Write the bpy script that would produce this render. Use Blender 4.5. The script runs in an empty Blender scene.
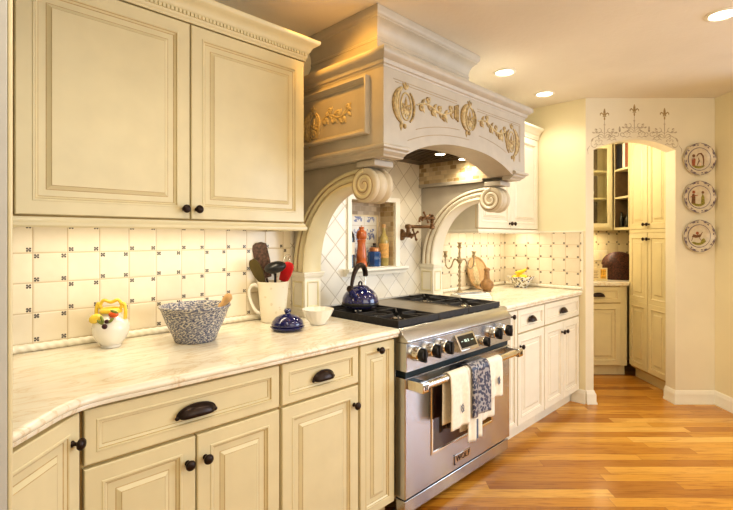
import bpy, bmesh, math, random
from mathutils import Vector, Matrix, noise as mnoise
random.seed(7)
PI = math.pi; R2 = math.sqrt(2)
sc = bpy.context.scene
COL = sc.collection
H = 1.355          # camera height
YW = 2.14          # camera to main wall
CEIL = 2.5
CT = 0.925         # counter top height
R = math.radians

# ------------------------------------------------------------------ materials
def new_mat(name):
    m = bpy.data.materials.new(name); m.use_nodes = True
    return m, m.node_tree.nodes, m.node_tree.links, m.node_tree.nodes['Principled BSDF']

class NT:
    """tiny helper to write math on node sockets"""
    def __init__(s, mat): s.n = mat.node_tree.nodes; s.l = mat.node_tree.links
    def _in(s, sock, v):
        if hasattr(v, 'is_linked') or isinstance(v, bpy.types.NodeSocket): s.l.new(v, sock)
        else: sock.default_value = v
    def m(s, op, a, b=0.0, c=None):
        nd = s.n.new('ShaderNodeMath'); nd.operation = op
        s._in(nd.inputs[0], a); s._in(nd.inputs[1], b)
        if c is not None: s._in(nd.inputs[2], c)
        return nd.outputs[0]
    def coord(s, kind='Object'):
        t = s.n.new('ShaderNodeTexCoord'); return t.outputs[kind]
    def sep(s, v):
        nd = s.n.new('ShaderNodeSeparateXYZ'); s.l.new(v, nd.inputs[0]); return nd.outputs
    def comb(s, x, y, z=0.0):
        nd = s.n.new('ShaderNodeCombineXYZ')
        for i, v in enumerate((x, y, z)): s._in(nd.inputs[i], v)
        return nd.outputs[0]
    def mapping(s, v, scale=(1,1,1), rot=(0,0,0), loc=(0,0,0)):
        nd = s.n.new('ShaderNodeMapping'); s.l.new(v, nd.inputs[0])
        nd.inputs['Scale'].default_value = scale; nd.inputs['Rotation'].default_value = rot; nd.inputs['Location'].default_value = loc
        return nd.outputs[0]
    def noise(s, v, scale=5, detail=3, rough=.5, dist=0):
        nd = s.n.new('ShaderNodeTexNoise'); s.l.new(v, nd.inputs['Vector'])
        nd.inputs['Scale'].default_value = scale; nd.inputs['Detail'].default_value = detail
        nd.inputs['Roughness'].default_value = rough; nd.inputs['Distortion'].default_value = dist
        return nd.outputs[0]
    def white(s, v):
        nd = s.n.new('ShaderNodeTexWhiteNoise'); nd.noise_dimensions = '3D'; s.l.new(v, nd.inputs[0]); return nd.outputs[0]
    def ramp(s, f, stops, interp='LINEAR'):
        nd = s.n.new('ShaderNodeValToRGB'); s.l.new(f, nd.inputs[0]); cr = nd.color_ramp; cr.interpolation = interp
        while len(cr.elements) < len(stops): cr.elements.new(.5)
        for e, (p, c) in zip(cr.elements, stops): e.position = p; e.color = (*c, 1) if len(c) == 3 else c
        return nd.outputs[0]
    def mix(s, f, a, b, mode='MIX'):
        nd = s.n.new('ShaderNodeMix'); nd.data_type = 'RGBA'; nd.blend_type = mode
        s._in(nd.inputs[0], f)
        for k, v in ((6, a), (7, b)):
            if isinstance(v, tuple): nd.inputs[k].default_value = (*v, 1) if len(v) == 3 else v
            else: s.l.new(v, nd.inputs[k])
        return nd.outputs[2]
    def bump(s, h, bsdf, strength=.3, dist=.002):
        nd = s.n.new('ShaderNodeBump'); nd.inputs['Strength'].default_value = strength; nd.inputs['Distance'].default_value = dist
        s.l.new(h, nd.inputs['Height']); s.l.new(nd.outputs[0], bsdf.inputs['Normal'])

def simple(name, col, rough=.5, metal=0.0, var=.06, scale=18, coat=0.0, bump=0.0, trans=0.0, emit=None, estr=0):
    m, n, l, b = new_mat(name); t = NT(m)
    c = t.coord(); f = t.noise(c, scale, 3)
    lo = tuple(max(0, x*(1-var)) for x in col); hi = tuple(min(1, x*(1+var)) for x in col)
    l.new(t.ramp(f, [(.3, lo), (.7, hi)]), b.inputs['Base Color'])
    b.inputs['Roughness'].default_value = rough; b.inputs['Metallic'].default_value = metal
    b.inputs['Coat Weight'].default_value = coat; b.inputs['Coat Roughness'].default_value = .1
    if trans: b.inputs['Transmission Weight'].default_value = trans
    if bump: t.bump(f, b, bump, .004)
    if emit:
        b.inputs['Emission Color'].default_value = (*emit, 1); b.inputs['Emission Strength'].default_value = estr
    return m

M = {}
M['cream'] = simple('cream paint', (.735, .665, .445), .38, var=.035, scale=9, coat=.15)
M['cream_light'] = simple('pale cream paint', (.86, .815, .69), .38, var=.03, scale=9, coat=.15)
M['cream_pantry'] = simple('pantry cream paint', (.80, .71, .45), .42, var=.03, scale=9)
M['glaze_light'] = simple('pale glaze', (.62, .53, .38), .5, var=.1, scale=30)
M['glaze'] = simple('antique glaze', (.52, .39, .20), .5, var=.15, scale=30)
M['gap'] = simple('shadowed cabinet gap', (.62, .44, .19), .7, var=.1)
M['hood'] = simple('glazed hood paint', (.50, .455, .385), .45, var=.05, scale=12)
M['hood_line'] = simple('hood glaze line', (.42, .32, .20), .5, var=.1)
M['volute'] = simple('grey cream volute paint', (.62, .545, .41), .45, var=.05, scale=12)
M['gold'] = simple('antique gold carving', (.40, .295, .14), .45, var=.45, scale=70)
M['gold_light'] = simple('pale gold carving', (.55, .44, .24), .45, var=.25, scale=70)
M['bronze'] = simple('oil rubbed bronze', (.035, .022, .018), .32, .6, var=.2)
M['brass'] = simple('antique brass', (.20, .115, .06), .3, .8, var=.15)
M['panel_shaded'] = simple('shaded cream side panel', (.52, .52, .49), .5, var=.03)  # the shade on this unlit panel is put into its grey
M['wall'] = simple('wall paint', (.84, .77, .55), .8, var=.02, scale=3)
M['wall_arch'] = simple('arch wall paint', (.84, .79, .655), .8, var=.03, scale=3)
M['white_trim'] = simple('white trim paint', (.88, .85, .76), .4, var=.015)
M['steel_dark'] = simple('dark steel gap', (.02, .035, .045), .4, .3)
M['black'] = simple('black enamel', (.012, .013, .016), .3, var=.2)
M['iron'] = simple('cast iron', (.03, .028, .028), .55, .2, var=.3, scale=60, bump=.3)
M['griddle'] = simple('griddle cover', (.35, .31, .25), .35, .6, var=.1)
M['chrome'] = simple('chrome', (.75, .72, .66), .14, 1.0, var=.03)
M['oven_glass'] = simple('oven window', (.035, .012, .006), .08, 0, var=.3, coat=.6)
M['cobalt'] = simple('cobalt enamel', (.012, .014, .10), .12, 0, var=.5, scale=120, coat=.8)
M['kettle'] = simple('speckled blue enamel', (.013, .016, .105), .1, 0, var=.8, scale=160, coat=1)
M['plate_china'] = simple('grey cream faience', (.70, .635, .53), .25, var=.08, scale=40, coat=.3)
M['white_china'] = simple('white china', (.86, .83, .76), .18, var=.02, coat=.5)
M['yellow_glaze'] = simple('yellow glaze', (.85, .62, .08), .25, var=.12, coat=.4)
M['orange_glaze'] = simple('orange glaze', (.75, .13, .03), .25, var=.1, coat=.4)
M['leaf'] = simple('painted leaf green', (.22, .26, .06), .4, var=.2)
M['dark_fruit'] = simple('dark painted fruit', (.05, .012, .02), .3, var=.2)
M['red'] = simple('red silicone', (.55, .02, .025), .35, var=.08)
M['olive'] = simple('olive wood spatula', (.10, .075, .022), .5, var=.2)
M['wood_tool'] = simple('turned wood', (.55, .33, .13), .45, var=.15, scale=40)
M['brown_tool'] = simple('patterned dark tool', (.09, .045, .03), .4, var=.8, scale=70)
M['peppermill'] = simple('orange brown beech', (.50, .13, .03), .3, var=.18, scale=40, coat=.5)
M['blue_jar'] = simple('blue glass', (.015, .09, .28), .1, var=.3, coat=.7)
M['copper'] = simple('copper lid', (.55, .27, .13), .35, .6)
M['wine'] = simple('dark wine glass', (.012, .012, .008), .08, var=.2, coat=.6)
M['label'] = simple('bottle label', (.72, .66, .55), .6, var=.1)
M['oil'] = simple('golden oil bottle', (.42, .33, .11), .12, var=.3, coat=.6)
M['oil_label'] = simple('orange bottle label', (.66, .38, .12), .6, var=.25, scale=60)
M['pewter'] = simple('tarnished silver', (.42, .34, .22), .35, .7, var=.35, scale=60)
M['tan'] = simple('tan carved wood', (.52, .34, .17), .45, var=.2, scale=30)
M['tan_dark'] = simple('brown decanter', (.30, .17, .07), .35, var=.3, scale=40)
M['towel'] = simple('cream linen', (.92, .87, .75), .9, var=.06, scale=60, bump=.2)
M['towel_white'] = simple('white linen', (.92, .88, .78), .9, var=.05, scale=60, bump=.2)
M['towel_blue'] = simple('blue woven stripe', (.16, .19, .26), .9, var=.2)
M['lemon'] = simple('lemon peel', (.88, .62, .03), .4, var=.1, scale=50)
M['basket'] = simple('dark woven wicker', (.075, .024, .012), .5, var=.9, scale=70, bump=.8)
M['binder'] = simple('black binder', (.012, .012, .02), .5)
M['red_book'] = simple('red patterned binding', (.28, .10, .05), .6, var=.9, scale=120)
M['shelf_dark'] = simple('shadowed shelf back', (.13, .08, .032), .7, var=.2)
M['bulb'] = simple('lamp glow', (1, .9, .7), .5, emit=(1, .86, .6), estr=14)
M['stencil'] = simple('grey brown stencil', (.52, .45, .34), .8, var=.25, scale=60)
M['stencil_gold'] = simple('gold brown stencil', (.42, .31, .15), .7, var=.3, scale=60)
M['plate_blue'] = simple('plum blue plate trim', (.11, .085, .16), .3, var=.5, scale=120)
M['plate_red'] = simple('rust plate paint', (.38, .12, .06), .4, var=.3, scale=120)
M['plate_brown'] = simple('brown plate paint', (.20, .10, .05), .4, var=.4, scale=120)
M['plate_green'] = simple('olive plate paint', (.30, .27, .06), .4, var=.4, scale=120)
M['plate_pink'] = simple('pale rose plate glaze', (.78, .62, .52), .3, var=.1, scale=60)
M['card'] = simple('cream card', (.80, .68, .42), .6, var=.04)
M['card_art'] = simple('orange card art', (.72, .38, .05), .6, var=.5, scale=50)
M['brass_dark'] = M['brass']
M['screen'] = simple('black display', (.01, .012, .014), .1, coat=.5)
M['screen_text'] = simple('display digits', (.5, .6, .5), .5, emit=(.6, .8, .7), estr=.6)
M['mesh_filter'] = simple('dark hood filter', (.10, .07, .04), .35, .7, var=.3)
M['outlet'] = simple('outlet plate', (.74, .64, .44), .4, var=.02)
M['flower_red'] = M['plate_red']

def mk_glass(name, col, rough=.03):
    m, n, l, b = new_mat(name)
    t = n.new('ShaderNodeBsdfTransparent'); g = n.new('ShaderNodeBsdfGlossy'); mx = n.new('ShaderNodeMixShader')
    lw = n.new('ShaderNodeLayerWeight'); lw.inputs[0].default_value = .25
    g.inputs['Roughness'].default_value = rough; t.inputs[0].default_value = (*col, 1)
    l.new(lw.outputs['Facing'], mx.inputs[0]); l.new(t.outputs[0], mx.inputs[1]); l.new(g.outputs[0], mx.inputs[2])
    l.new(mx.outputs[0], n['Material Output'].inputs[0]); return m
M['glass'] = mk_glass('cabinet glass', (.93, .93, .88))

def mk_ceiling():
    m, n, l, b = new_mat('textured ceiling'); t = NT(m); c = t.coord()
    f = t.noise(c, 2.2, 3); g = t.noise(c, 38, 4)
    l.new(t.ramp(f, [(.3, (.76, .71, .62)), (.7, (.82, .77, .68))]), b.inputs['Base Color'])
    b.inputs['Roughness'].default_value = .9; t.bump(g, b, .25, .006); return m
M['ceiling'] = mk_ceiling()

def mk_floor():
    m, n, l, b = new_mat('oak strip floor'); t = NT(m)
    c = t.mapping(t.coord(), rot=(0, 0, R(45)))      # planks run parallel to the arch wall
    x, y, z = t.sep(c)
    w, L = .082, 1.05
    row = t.m('FLOOR', t.m('DIVIDE', y, w))
    off = t.white(t.comb(row, 3.3, 1.7))
    xs = t.m('ADD', t.m('DIVIDE', x, L), t.m('MULTIPLY', off, 7.0))
    cell = t.m('FLOOR', xs)
    rnd = t.white(t.comb(row, cell, .5)); rnd2 = t.white(t.comb(cell, row, 9.1))
    gv = t.comb(t.m('MULTIPLY', x, 2.2), t.m('ADD', t.m('MULTIPLY', y, 26.0), t.m('MULTIPLY', rnd, 40.0)), rnd2)
    gr = t.noise(gv, 1.6, 5, .62, .9)
    gr2 = t.noise(t.comb(t.m('MULTIPLY', x, 7.0), t.m('MULTIPLY', y, 190.0), rnd), 1.0, 3)
    base = t.ramp(rnd, [(0, (.40, .16, .02)), (.25, (.53, .235, .03)), (.55, (.61, .295, .042)), (.85, (.69, .36, .065)), (1, (.76, .44, .11))])
    dark = t.ramp(gr, [(.32, (.60, .48, .36)), (.5, (1, 1, 1)), (.75, (1.0, .98, .93))])
    c1 = t.mix(.9, base, dark, 'MULTIPLY')
    c2 = t.mix(.28, c1, t.ramp(gr2, [(.3, (.62, .5, .36)), (.6, (1, 1, 1))]), 'MULTIPLY')
    fy = t.m('FRACT', t.m('DIVIDE', y, w)); fx = t.m('FRACT', xs)
    e1 = t.m('LESS_THAN', t.m('MINIMUM', fy, t.m('SUBTRACT', 1.0, fy)), .018)
    e2 = t.m('LESS_THAN', t.m('MINIMUM', fx, t.m('SUBTRACT', 1.0, fx)), .0016)
    e = t.m('MAXIMUM', e1, e2)
    c3 = t.mix(t.m('MULTIPLY', e, .45), c2, (.18, .07, .015))
    l.new(c3, b.inputs['Base Color'])
    b.inputs['Roughness'].default_value = .27; b.inputs['Coat Weight'].default_value = .25; b.inputs['Coat Roughness'].default_value = .15
    t.bump(t.m('SUBTRACT', 1.0, e), b, .15, .001); return m
M['floor'] = mk_floor()

def mk_marble():
    m, n, l, b = new_mat('cream marble'); t = NT(m)
    c = t.mapping(t.coord(), rot=(0, 0, R(-25)), scale=(1, 3.2, 1))
    f = t.noise(c, 3.0, 6, .6, 1.6); g = t.noise(c, 9, 5, .6, .8)
    vein = t.ramp(t.m('ABSOLUTE', t.m('SUBTRACT', f, .5)), [(0, (.76, .64, .46)), (.02, (.86, .79, .65)), (.07, (.90, .86, .74))])
    cl = t.ramp(g, [(.3, (.90, .86, .80)), (.6, (1, 1, 1))])
    l.new(t.mix(.4, vein, cl, 'MULTIPLY'), b.inputs['Base Color'])
    b.inputs['Roughness'].default_value = .22; b.inputs['Coat Weight'].default_value = .2; return m
M['marble'] = mk_marble()

def mk_tile(name, axis, ox, oz, size=.1136, base=(.80, .725, .575)):
    """square tiles with a four-dot flower in every corner of every other tile"""
    m, n, l, b = new_mat(name); t = NT(m)
    s = t.sep(t.coord()); u0 = s[axis]
    u = t.m('DIVIDE', t.m('SUBTRACT', u0, ox), size); v = t.m('DIVIDE', t.m('SUBTRACT', s[2], oz), size)
    cu, cv = t.m('FLOOR', u), t.m('FLOOR', v)
    fu = t.m('SUBTRACT', t.m('FRACT', u), .5); fv = t.m('SUBTRACT', t.m('FRACT', v), .5)
    au, av = t.m('ABSOLUTE', fu), t.m('ABSOLUTE', fv)
    edge = t.m('MAXIMUM', au, av)
    grout = t.m('GREATER_THAN', edge, .482)
    par = t.m('SUBTRACT', 1.0, t.m('FLOORED_MODULO', t.m('ADD', cu, cv), 2.0))
    qu = t.m('ABSOLUTE', t.m('SUBTRACT', au, .39)); qv = t.m('ABSOLUTE', t.m('SUBTRACT', av, .39))
    du = t.m('SUBTRACT', qu, .04); dv = t.m('SUBTRACT', qv, .038)
    d = t.m('SQRT', t.m('ADD', t.m('MULTIPLY', du, du), t.m('MULTIPLY', dv, dv)))
    d0 = t.m('SQRT', t.m('ADD', t.m('MULTIPLY', qu, qu), t.m('MULTIPLY', qv, qv)))
    dot = t.m('MAXIMUM', t.m('LESS_THAN', d, .034), t.m('LESS_THAN', d0, .022))
    dot = t.m('MULTIPLY', dot, par)
    rnd = t.white(t.comb(cu, cv, 2.5))
    lo = tuple(x*.93 for x in base); hi = tuple(min(1, x*1.06) for x in base)
    col = t.ramp(rnd, [(0, lo), (1, hi)])
    cl = t.noise(t.coord(), 14, 3)
    col = t.mix(.3, col, t.ramp(cl, [(.35, (.90, .86, .80)), (.6, (1, 1, 1))]), 'MULTIPLY')
    c1 = t.mix(t.m('MULTIPLY', grout, .75), col, (.55, .43, .27))
    c2 = t.mix(t.m('MULTIPLY', dot, .92), c1, (.035, .03, .035))
    l.new(c2, b.inputs['Base Color']); b.inputs['Roughness'].default_value = .24
    hgt = t.m('SUBTRACT', 1.0, t.m('SMOOTHSTEP', edge, .44, .5)) if False else t.m('MINIMUM', t.m('MULTIPLY', t.m('SUBTRACT', .5, edge), 18.0), 1.0)
    hh = t.m('ADD', hgt, t.m('MULTIPLY', cl, .5))
    t.bump(hh, b, .35, .003); return m
M['tile_back'] = mk_tile('painted dot tile', 0, .3454, .9575)
M['tile_side'] = mk_tile('painted dot tile return', 1, -.002, .9575)

def mk_diag():
    m, n, l, b = new_mat('harlequin wall tile'); t = NT(m)
    s = t.sep(t.coord()); x = t.m('SUBTRACT', s[0], 1.863); z = t.m('SUBTRACT', s[2], 1.313)
    k = 1/(.1131*R2)
    u = t.m('MULTIPLY', t.m('ADD', x, z), k); v = t.m('MULTIPLY', t.m('SUBTRACT', x, z), k)
    def e(w):
        f = t.m('FRACT', w); return t.m('MINIMUM', f, t.m('SUBTRACT', 1.0, f))
    ed = t.m('MINIMUM', e(u), e(v))
    rnd = t.white(t.comb(t.m('FLOOR', u), t.m('FLOOR', v), 1.0))
    col = t.ramp(rnd, [(0, (.74, .69, .58)), (1, (.83, .79, .70))])
    c = t.mix(t.m('MULTIPLY', t.m('LESS_THAN', ed, .02), .8), col, (.47, .41, .32))
    l.new(c, b.inputs['Base Color']); b.inputs['Roughness'].default_value = .25
    t.bump(t.m('MINIMUM', t.m('MULTIPLY', ed, 18.0), 1.0), b, .35, .003); return m
M['tile_diag'] = mk_diag()

def mk_mosaic(name, ua, va, lo, hi, size=.03, ratio=1.7):
    m, n, l, b = new_mat(name); t = NT(m); s = t.sep(t.coord())
    v = t.m('DIVIDE', s[va], size); row = t.m('FLOOR', v)
    u = t.m('ADD', t.m('DIVIDE', s[ua], size*ratio), t.m('MULTIPLY', t.m('FLOORED_MODULO', row, 2.0), .5))
    def e(w):
        f = t.m('FRACT', w); return t.m('MINIMUM', f, t.m('SUBTRACT', 1.0, f))
    ed = t.m('MINIMUM', t.m('MULTIPLY', e(u), ratio), e(v))
    rnd = t.white(t.comb(t.m('FLOOR', u), row, 4.0))
    mid = tuple((a+c)/2 for a, c in zip(lo, hi))
    col = t.ramp(rnd, [(0, lo), (.5, mid), (1, hi)])
    c = t.mix(t.m('LESS_THAN', ed, .06), col, tuple(x*.8 for x in hi))
    l.new(c, b.inputs['Base Color']); b.inputs['Roughness'].default_value = .5
    t.bump(t.m('MINIMUM', t.m('MULTIPLY', ed, 8.0), 1.0), b, .4, .003); return m
M['mosaic_side'] = mk_mosaic('tumbled mosaic side', 1, 2, (.34, .22, .09), (.78, .66, .44))
M['mosaic_niche'] = mk_mosaic('tumbled niche mosaic', 0, 2, (.42, .33, .22), (.72, .63, .50), .035, 1.5)
M['mosaic_niche_side'] = mk_mosaic('tumbled niche mosaic side', 1, 2, (.42, .30, .15), (.74, .62, .42), .035, 1.5)

def mk_delft():
    m, n, l, b = new_mat('blue painted tile'); t = NT(m)
    s = t.sep(t.coord('Object'))
    u = t.m('SUBTRACT', t.m('FRACT', t.m('DIVIDE', s[0], .122)), .5); v = t.m('SUBTRACT', t.m('FRACT', t.m('DIVIDE', s[2], .122)), .5)
    r = t.m('SQRT', t.m('ADD', t.m('MULTIPLY', u, u), t.m('MULTIPLY', v, v)))
    a = t.m('ARCTAN2', v, u)
    nz = t.noise(t.coord('Object'), 80, 3)
    pet = t.m('MULTIPLY', t.m('ADD', t.m('SINE', t.m('ADD', t.m('MULTIPLY', a, 4.0), t.m('MULTIPLY', r, 12.0))), 1.0), .5)
    msk = t.m('MULTIPLY', t.m('LESS_THAN', r, t.m('ADD', .18, t.m('MULTIPLY', pet, .22))), t.m('GREATER_THAN', nz, .46))
    ed = t.m('GREATER_THAN', t.m('MAXIMUM', t.m('ABSOLUTE', u), t.m('ABSOLUTE', v)), .48)
    c = t.mix(t.m('MULTIPLY', msk, .85), (.72, .70, .64), (.10, .14, .34))
    c = t.mix(t.m('MULTIPLY', ed, .6), c, (.5, .43, .32))
    l.new(c, b.inputs['Base Color']); b.inputs['Roughness'].default_value = .25; return m
M['delft'] = mk_delft()

def mk_steel():
    m, n, l, b = new_mat('brushed stainless'); t = NT(m)
    g = t.noise(t.mapping(t.coord(), scale=(2, 2, 120)), 3, 2)
    l.new(t.ramp(g, [(.3, (.56, .58, .62)), (.7, (.60, .62, .66))]), b.inputs['Base Color'])
    b.inputs['Metallic'].default_value = 1; b.inputs['Roughness'].default_value = .27
    return m
M['steel'] = mk_steel()

def mk_spongeware():
    m, n, l, b = new_mat('blue spongeware'); t = NT(m); s = t.sep(t.coord())
    a = t.m('ARCTAN2', s[1], s[0])
    v = t.m('ADD', t.m('MULTIPLY', s[2], 330.0), t.m('MULTIPLY', a, 12.0))
    v2 = t.m('SUBTRACT', t.m('MULTIPLY', s[2], 120.0), t.m('MULTIPLY', a, 34.0))
    w = t.m('ADD', t.m('ADD', t.m('MULTIPLY', t.m('SINE', v), .55), t.m('MULTIPLY', t.m('SINE', v2), .35)), t.m('MULTIPLY', t.noise(t.coord(), 75, 3), 2.6))
    mp = t.noise(t.comb(t.m('ADD', t.m('MULTIPLY', a, 9.0), t.m('MULTIPLY', s[2], 60.0)), t.m('SUBTRACT', t.m('MULTIPLY', s[2], 210.0), t.m('MULTIPLY', a, 7.0)), 0.0), 1.0, 2, .5)
    w = t.m('ADD', mp, t.m('MULTIPLY', t.noise(t.coord(), 150, 2), .5))
    c = t.ramp(t.m('MULTIPLY', t.m('SUBTRACT', w, .48), 1.9), [(.2, (.07, .08, .15)), (.5, (.22, .23, .29)), (.75, (.60, .56, .48)), (1, (.74, .69, .58))])
    l.new(c, b.inputs['Base Color']); b.inputs['Roughness'].default_value = .25; return m
M['sponge'] = mk_spongeware()

def mk_floral(name, base, ink, scale, th=.52, ink2=None):
    m, n, l, b = new_mat(name); t = NT(m)
    v = n.new('ShaderNodeTexVoronoi'); l.new(t.coord(), v.inputs['Vector']); v.inputs['Scale'].default_value = scale
    f = t.m('ADD', v.outputs['Distance'], t.m('MULTIPLY', t.noise(t.coord(), scale*1.7, 3), .5))
    k = t.m('LESS_THAN', f, th)
    inkc = ink
    if ink2:
        inkc = t.ramp(t.m('FRACT', t.m('MULTIPLY', t.sep(v.outputs['Color'])[0], 3.1)), [(.4, ink), (.6, ink2)])
    l.new(t.mix(k, base, inkc), b.inputs['Base Color']); b.inputs['Roughness'].default_value = .3; return m
M['floral_bowl'] = mk_floral('blue flower china', (.80, .77, .68), (.07, .08, .17), 50, .72, (.30, .24, .08))
M['damask'] = mk_floral('grey blue damask', (.40, .39, .41), (.055, .065, .12), 60, .80)
M['pitcher_flowers'] = mk_floral('cream pitcher glaze', (.84, .78, .64), (.74, .67, .50), 26, .42)

# ------------------------------------------------------------------ mesh builder
class MB:
    def __init__(s): s.v = []; s.f = []; s.mi = []; s.T = Matrix.Identity(4); s.stack = []
    def push(s, T): s.stack.append(s.T.copy()); s.T = s.T @ T; return s
    def pop(s): s.T = s.stack.pop(); return s
    def add(s, vs, fs, m=0):
        o = len(s.v); s.v += [tuple(s.T @ Vector(p)) for p in vs]
        for i, f in enumerate(fs):
            s.f.append([o+k for k in f]); s.mi.append(m[i] if isinstance(m, (list, tuple)) else m)
        return s
    def box(s, a, b, m=0):
        (x0, y0, z0), (x1, y1, z1) = a, b
        return s.add([(x0,y0,z0),(x1,y0,z0),(x1,y1,z0),(x0,y1,z0),(x0,y0,z1),(x1,y0,z1),(x1,y1,z1),(x0,y1,z1)],
                     [(0,3,2,1),(4,5,6,7),(0,1,5,4),(1,2,6,5),(2,3,7,6),(3,0,4,7)], m)
    def prism(s, poly, t0, t1, fn, m=0):
        """poly: 2D outline; fn(a,b,t) -> xyz"""
        n = len(poly)
        vs = [fn(a, b, t0) for a, b in poly] + [fn(a, b, t1) for a, b in poly]
        return s.add(vs, [tuple(range(n))[::-1], tuple(range(n, 2*n))] + [(i, (i+1) % n, n+(i+1) % n, n+i) for i in range(n)], m)
    def lathe(s, prof, seg=32, m=0, c=(0,0,0), ax='z', mats=None, sx=1, sy=1, cap=True):
        vs = []; fs = []; ms = []
        for r, z in prof:
            for k in range(seg):
                a = 2*PI*k/seg; p = (r*math.cos(a)*sx, r*math.sin(a)*sy, z)
                if ax == 'y': p = (p[0], p[2], p[1])
                if ax == 'x': p = (p[2], p[0], p[1])
                vs.append((c[0]+p[0], c[1]+p[1], c[2]+p[2]))
        n = len(prof)
        for i in range(n-1):
            for k in range(seg):
                fs.append((i*seg+k, i*seg+(k+1) % seg, (i+1)*seg+(k+1) % seg, (i+1)*seg+k)); ms.append(mats[i] if mats else m)
        if cap and prof[0][0] > 1e-6: fs.append(tuple(range(seg))[::-1]); ms.append(mats[0] if mats else m)
        if cap and prof[-1][0] > 1e-6: fs.append(tuple((n-1)*seg+k for k in range(seg))); ms.append(mats[-1] if mats else m)
        return s.add(vs, fs, ms)
    def tube(s, pts, r, seg=10, m=0, flat=None, cap=True):
        """tube along pts; r number or list; flat=(normal, factor) squashes along normal"""
        P = [Vector(p) for p in pts]; n = len(P)
        rr = r if isinstance(r, (list, tuple)) else [r]*n
        vs = []; up = None
        for i in range(n):
            t = (P[min(i+1, n-1)] - P[max(i-1, 0)])
            if t.length < 1e-9: t = Vector((0, 0, 1))
            t.normalize()
            if up is None:
                up = Vector((0, 0, 1)) if abs(t.z) < .9 else Vector((1, 0, 0))
            a = t.cross(up)
            if a.length < 1e-6: a = t.orthogonal()
            a.normalize(); b = a.cross(t); b.normalize(); up = b
            for k in range(seg):
                w = 2*PI*k/seg; d = a*math.cos(w)*rr[i] + b*math.sin(w)*rr[i]
                if flat:
                    N = Vector(flat[0]); d = d - N*(d.dot(N))*(1-flat[1])
                vs.append(tuple(P[i]+d))
        fs = [(i*seg+k, i*seg+(k+1) % seg, (i+1)*seg+(k+1) % seg, (i+1)*seg+k) for i in range(n-1) for k in range(seg)]
        if cap: fs += [tuple(range(seg))[::-1], tuple((n-1)*seg+k for k in range(seg))]
        return s.add(vs, fs, m)
    def ell(s, c, r, m=0, seg=14, rings=8, rot=None):
        vs = []; Rm = rot or Matrix.Identity(3)
        for i in range(rings+1):
            th = PI*i/rings
            for k in range(seg):
                a = 2*PI*k/seg
                p = Rm @ Vector((r[0]*math.sin(th)*math.cos(a), r[1]*math.sin(th)*math.sin(a), r[2]*math.cos(th)))
                vs.append((c[0]+p.x, c[1]+p.y, c[2]+p.z))
        fs = [(i*seg+k, i*seg+(k+1) % seg, (i+1)*seg+(k+1) % seg, (i+1)*seg+k) for i in range(rings) for k in range(seg)]
        return s.add(vs, fs, m)
    def sweep(s, path, prof, m=0, closed=False, caps=True):
        """mitred moulding: path of (x,y) points, profile of (out, z); out = to the right of travel"""
        n = len(path); P = [Vector((p[0], p[1])) for p in path]
        offs = []
        for i in range(n):
            d0 = (P[i]-P[i-1]).normalized() if (closed or i > 0) else None
            d1 = (P[(i+1) % n]-P[i]).normalized() if (closed or i < n-1) else None
            if d0 is None: d0 = d1
            if d1 is None: d1 = d0
            n0 = Vector((d0.y, -d0.x)); n1 = Vector((d1.y, -d1.x)); b = (n0+n1)
            b = b.normalized() if b.length > 1e-6 else n0
            offs.append(b/max(.3, b.dot(n0)))
        k = len(prof); vs = []
        for i in range(n):
            for o, z in prof: q = P[i]+offs[i]*o; vs.append((q.x, q.y, z))
        fs = []; ms = []
        for i in range(n if closed else n-1):
            j = (i+1) % n
            for q in range(k-1):
                fs.append((i*k+q, j*k+q, j*k+q+1, i*k+q+1)); ms.append(m[q] if isinstance(m, (list, tuple)) else m)
        if caps and not closed:
            mm = m[0] if isinstance(m, (list, tuple)) else m
            fs += [tuple(range(k)), tuple((n-1)*k+q for q in range(k))[::-1]]; ms += [mm, mm]
        return s.add(vs, fs, ms)
    def panel(s, w, h, loops, m0=0, back=None):
        """nested rectangles: loops of (inset, y, material of the ring leading to it); front faces -y"""
        vs = []; fs = []; ms = []
        for ins, y, _ in loops:
            vs += [(ins, y, ins), (w-ins, y, ins), (w-ins, y, h-ins), (ins, y, h-ins)]
        for i in range(len(loops)-1):
            for k in range(4):
                a, b = i*4+k, i*4+(k+1) % 4; fs.append((a, b, b+4, a+4)); ms.append(loops[i+1][2])
        q = (len(loops)-1)*4; fs.append((q, q+1, q+2, q+3)); ms.append(m0)
        fs.append((3, 2, 1, 0)); ms.append(m0)
        return s.add(vs, fs, ms)
    def build(s, name, mats, parent=None, loc=(0,0,0), rot=(0,0,0), bevel=0, smooth=35, seg=2, kind=None):
        me = bpy.data.meshes.new(name); me.from_pydata(s.v, [], s.f)
        for mt in (mats if isinstance(mats, (list, tuple)) else [mats]): me.materials.append(M[mt] if isinstance(mt, str) else mt)
        me.polygons.foreach_set('material_index', s.mi)
        bm = bmesh.new(); bm.from_mesh(me); bmesh.ops.remove_doubles(bm, verts=bm.verts, dist=1e-6)
        bmesh.ops.recalc_face_normals(bm, faces=bm.faces); bm.to_mesh(me); bm.free()
        me.polygons.foreach_set('use_smooth', [True]*len(me.polygons)); me.set_sharp_from_angle(angle=R(smooth)); me.update()
        o = bpy.data.objects.new(name, me); COL.objects.link(o); o.location = loc; o.rotation_euler = rot
        if parent: o.parent = parent
        if bevel:
            b = o.modifiers.new('bevel', 'BEVEL'); b.width = bevel; b.segments = seg; b.limit_method = 'ANGLE'; b.angle_limit = R(40)
        if kind: o['kind'] = kind
        return o

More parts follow.
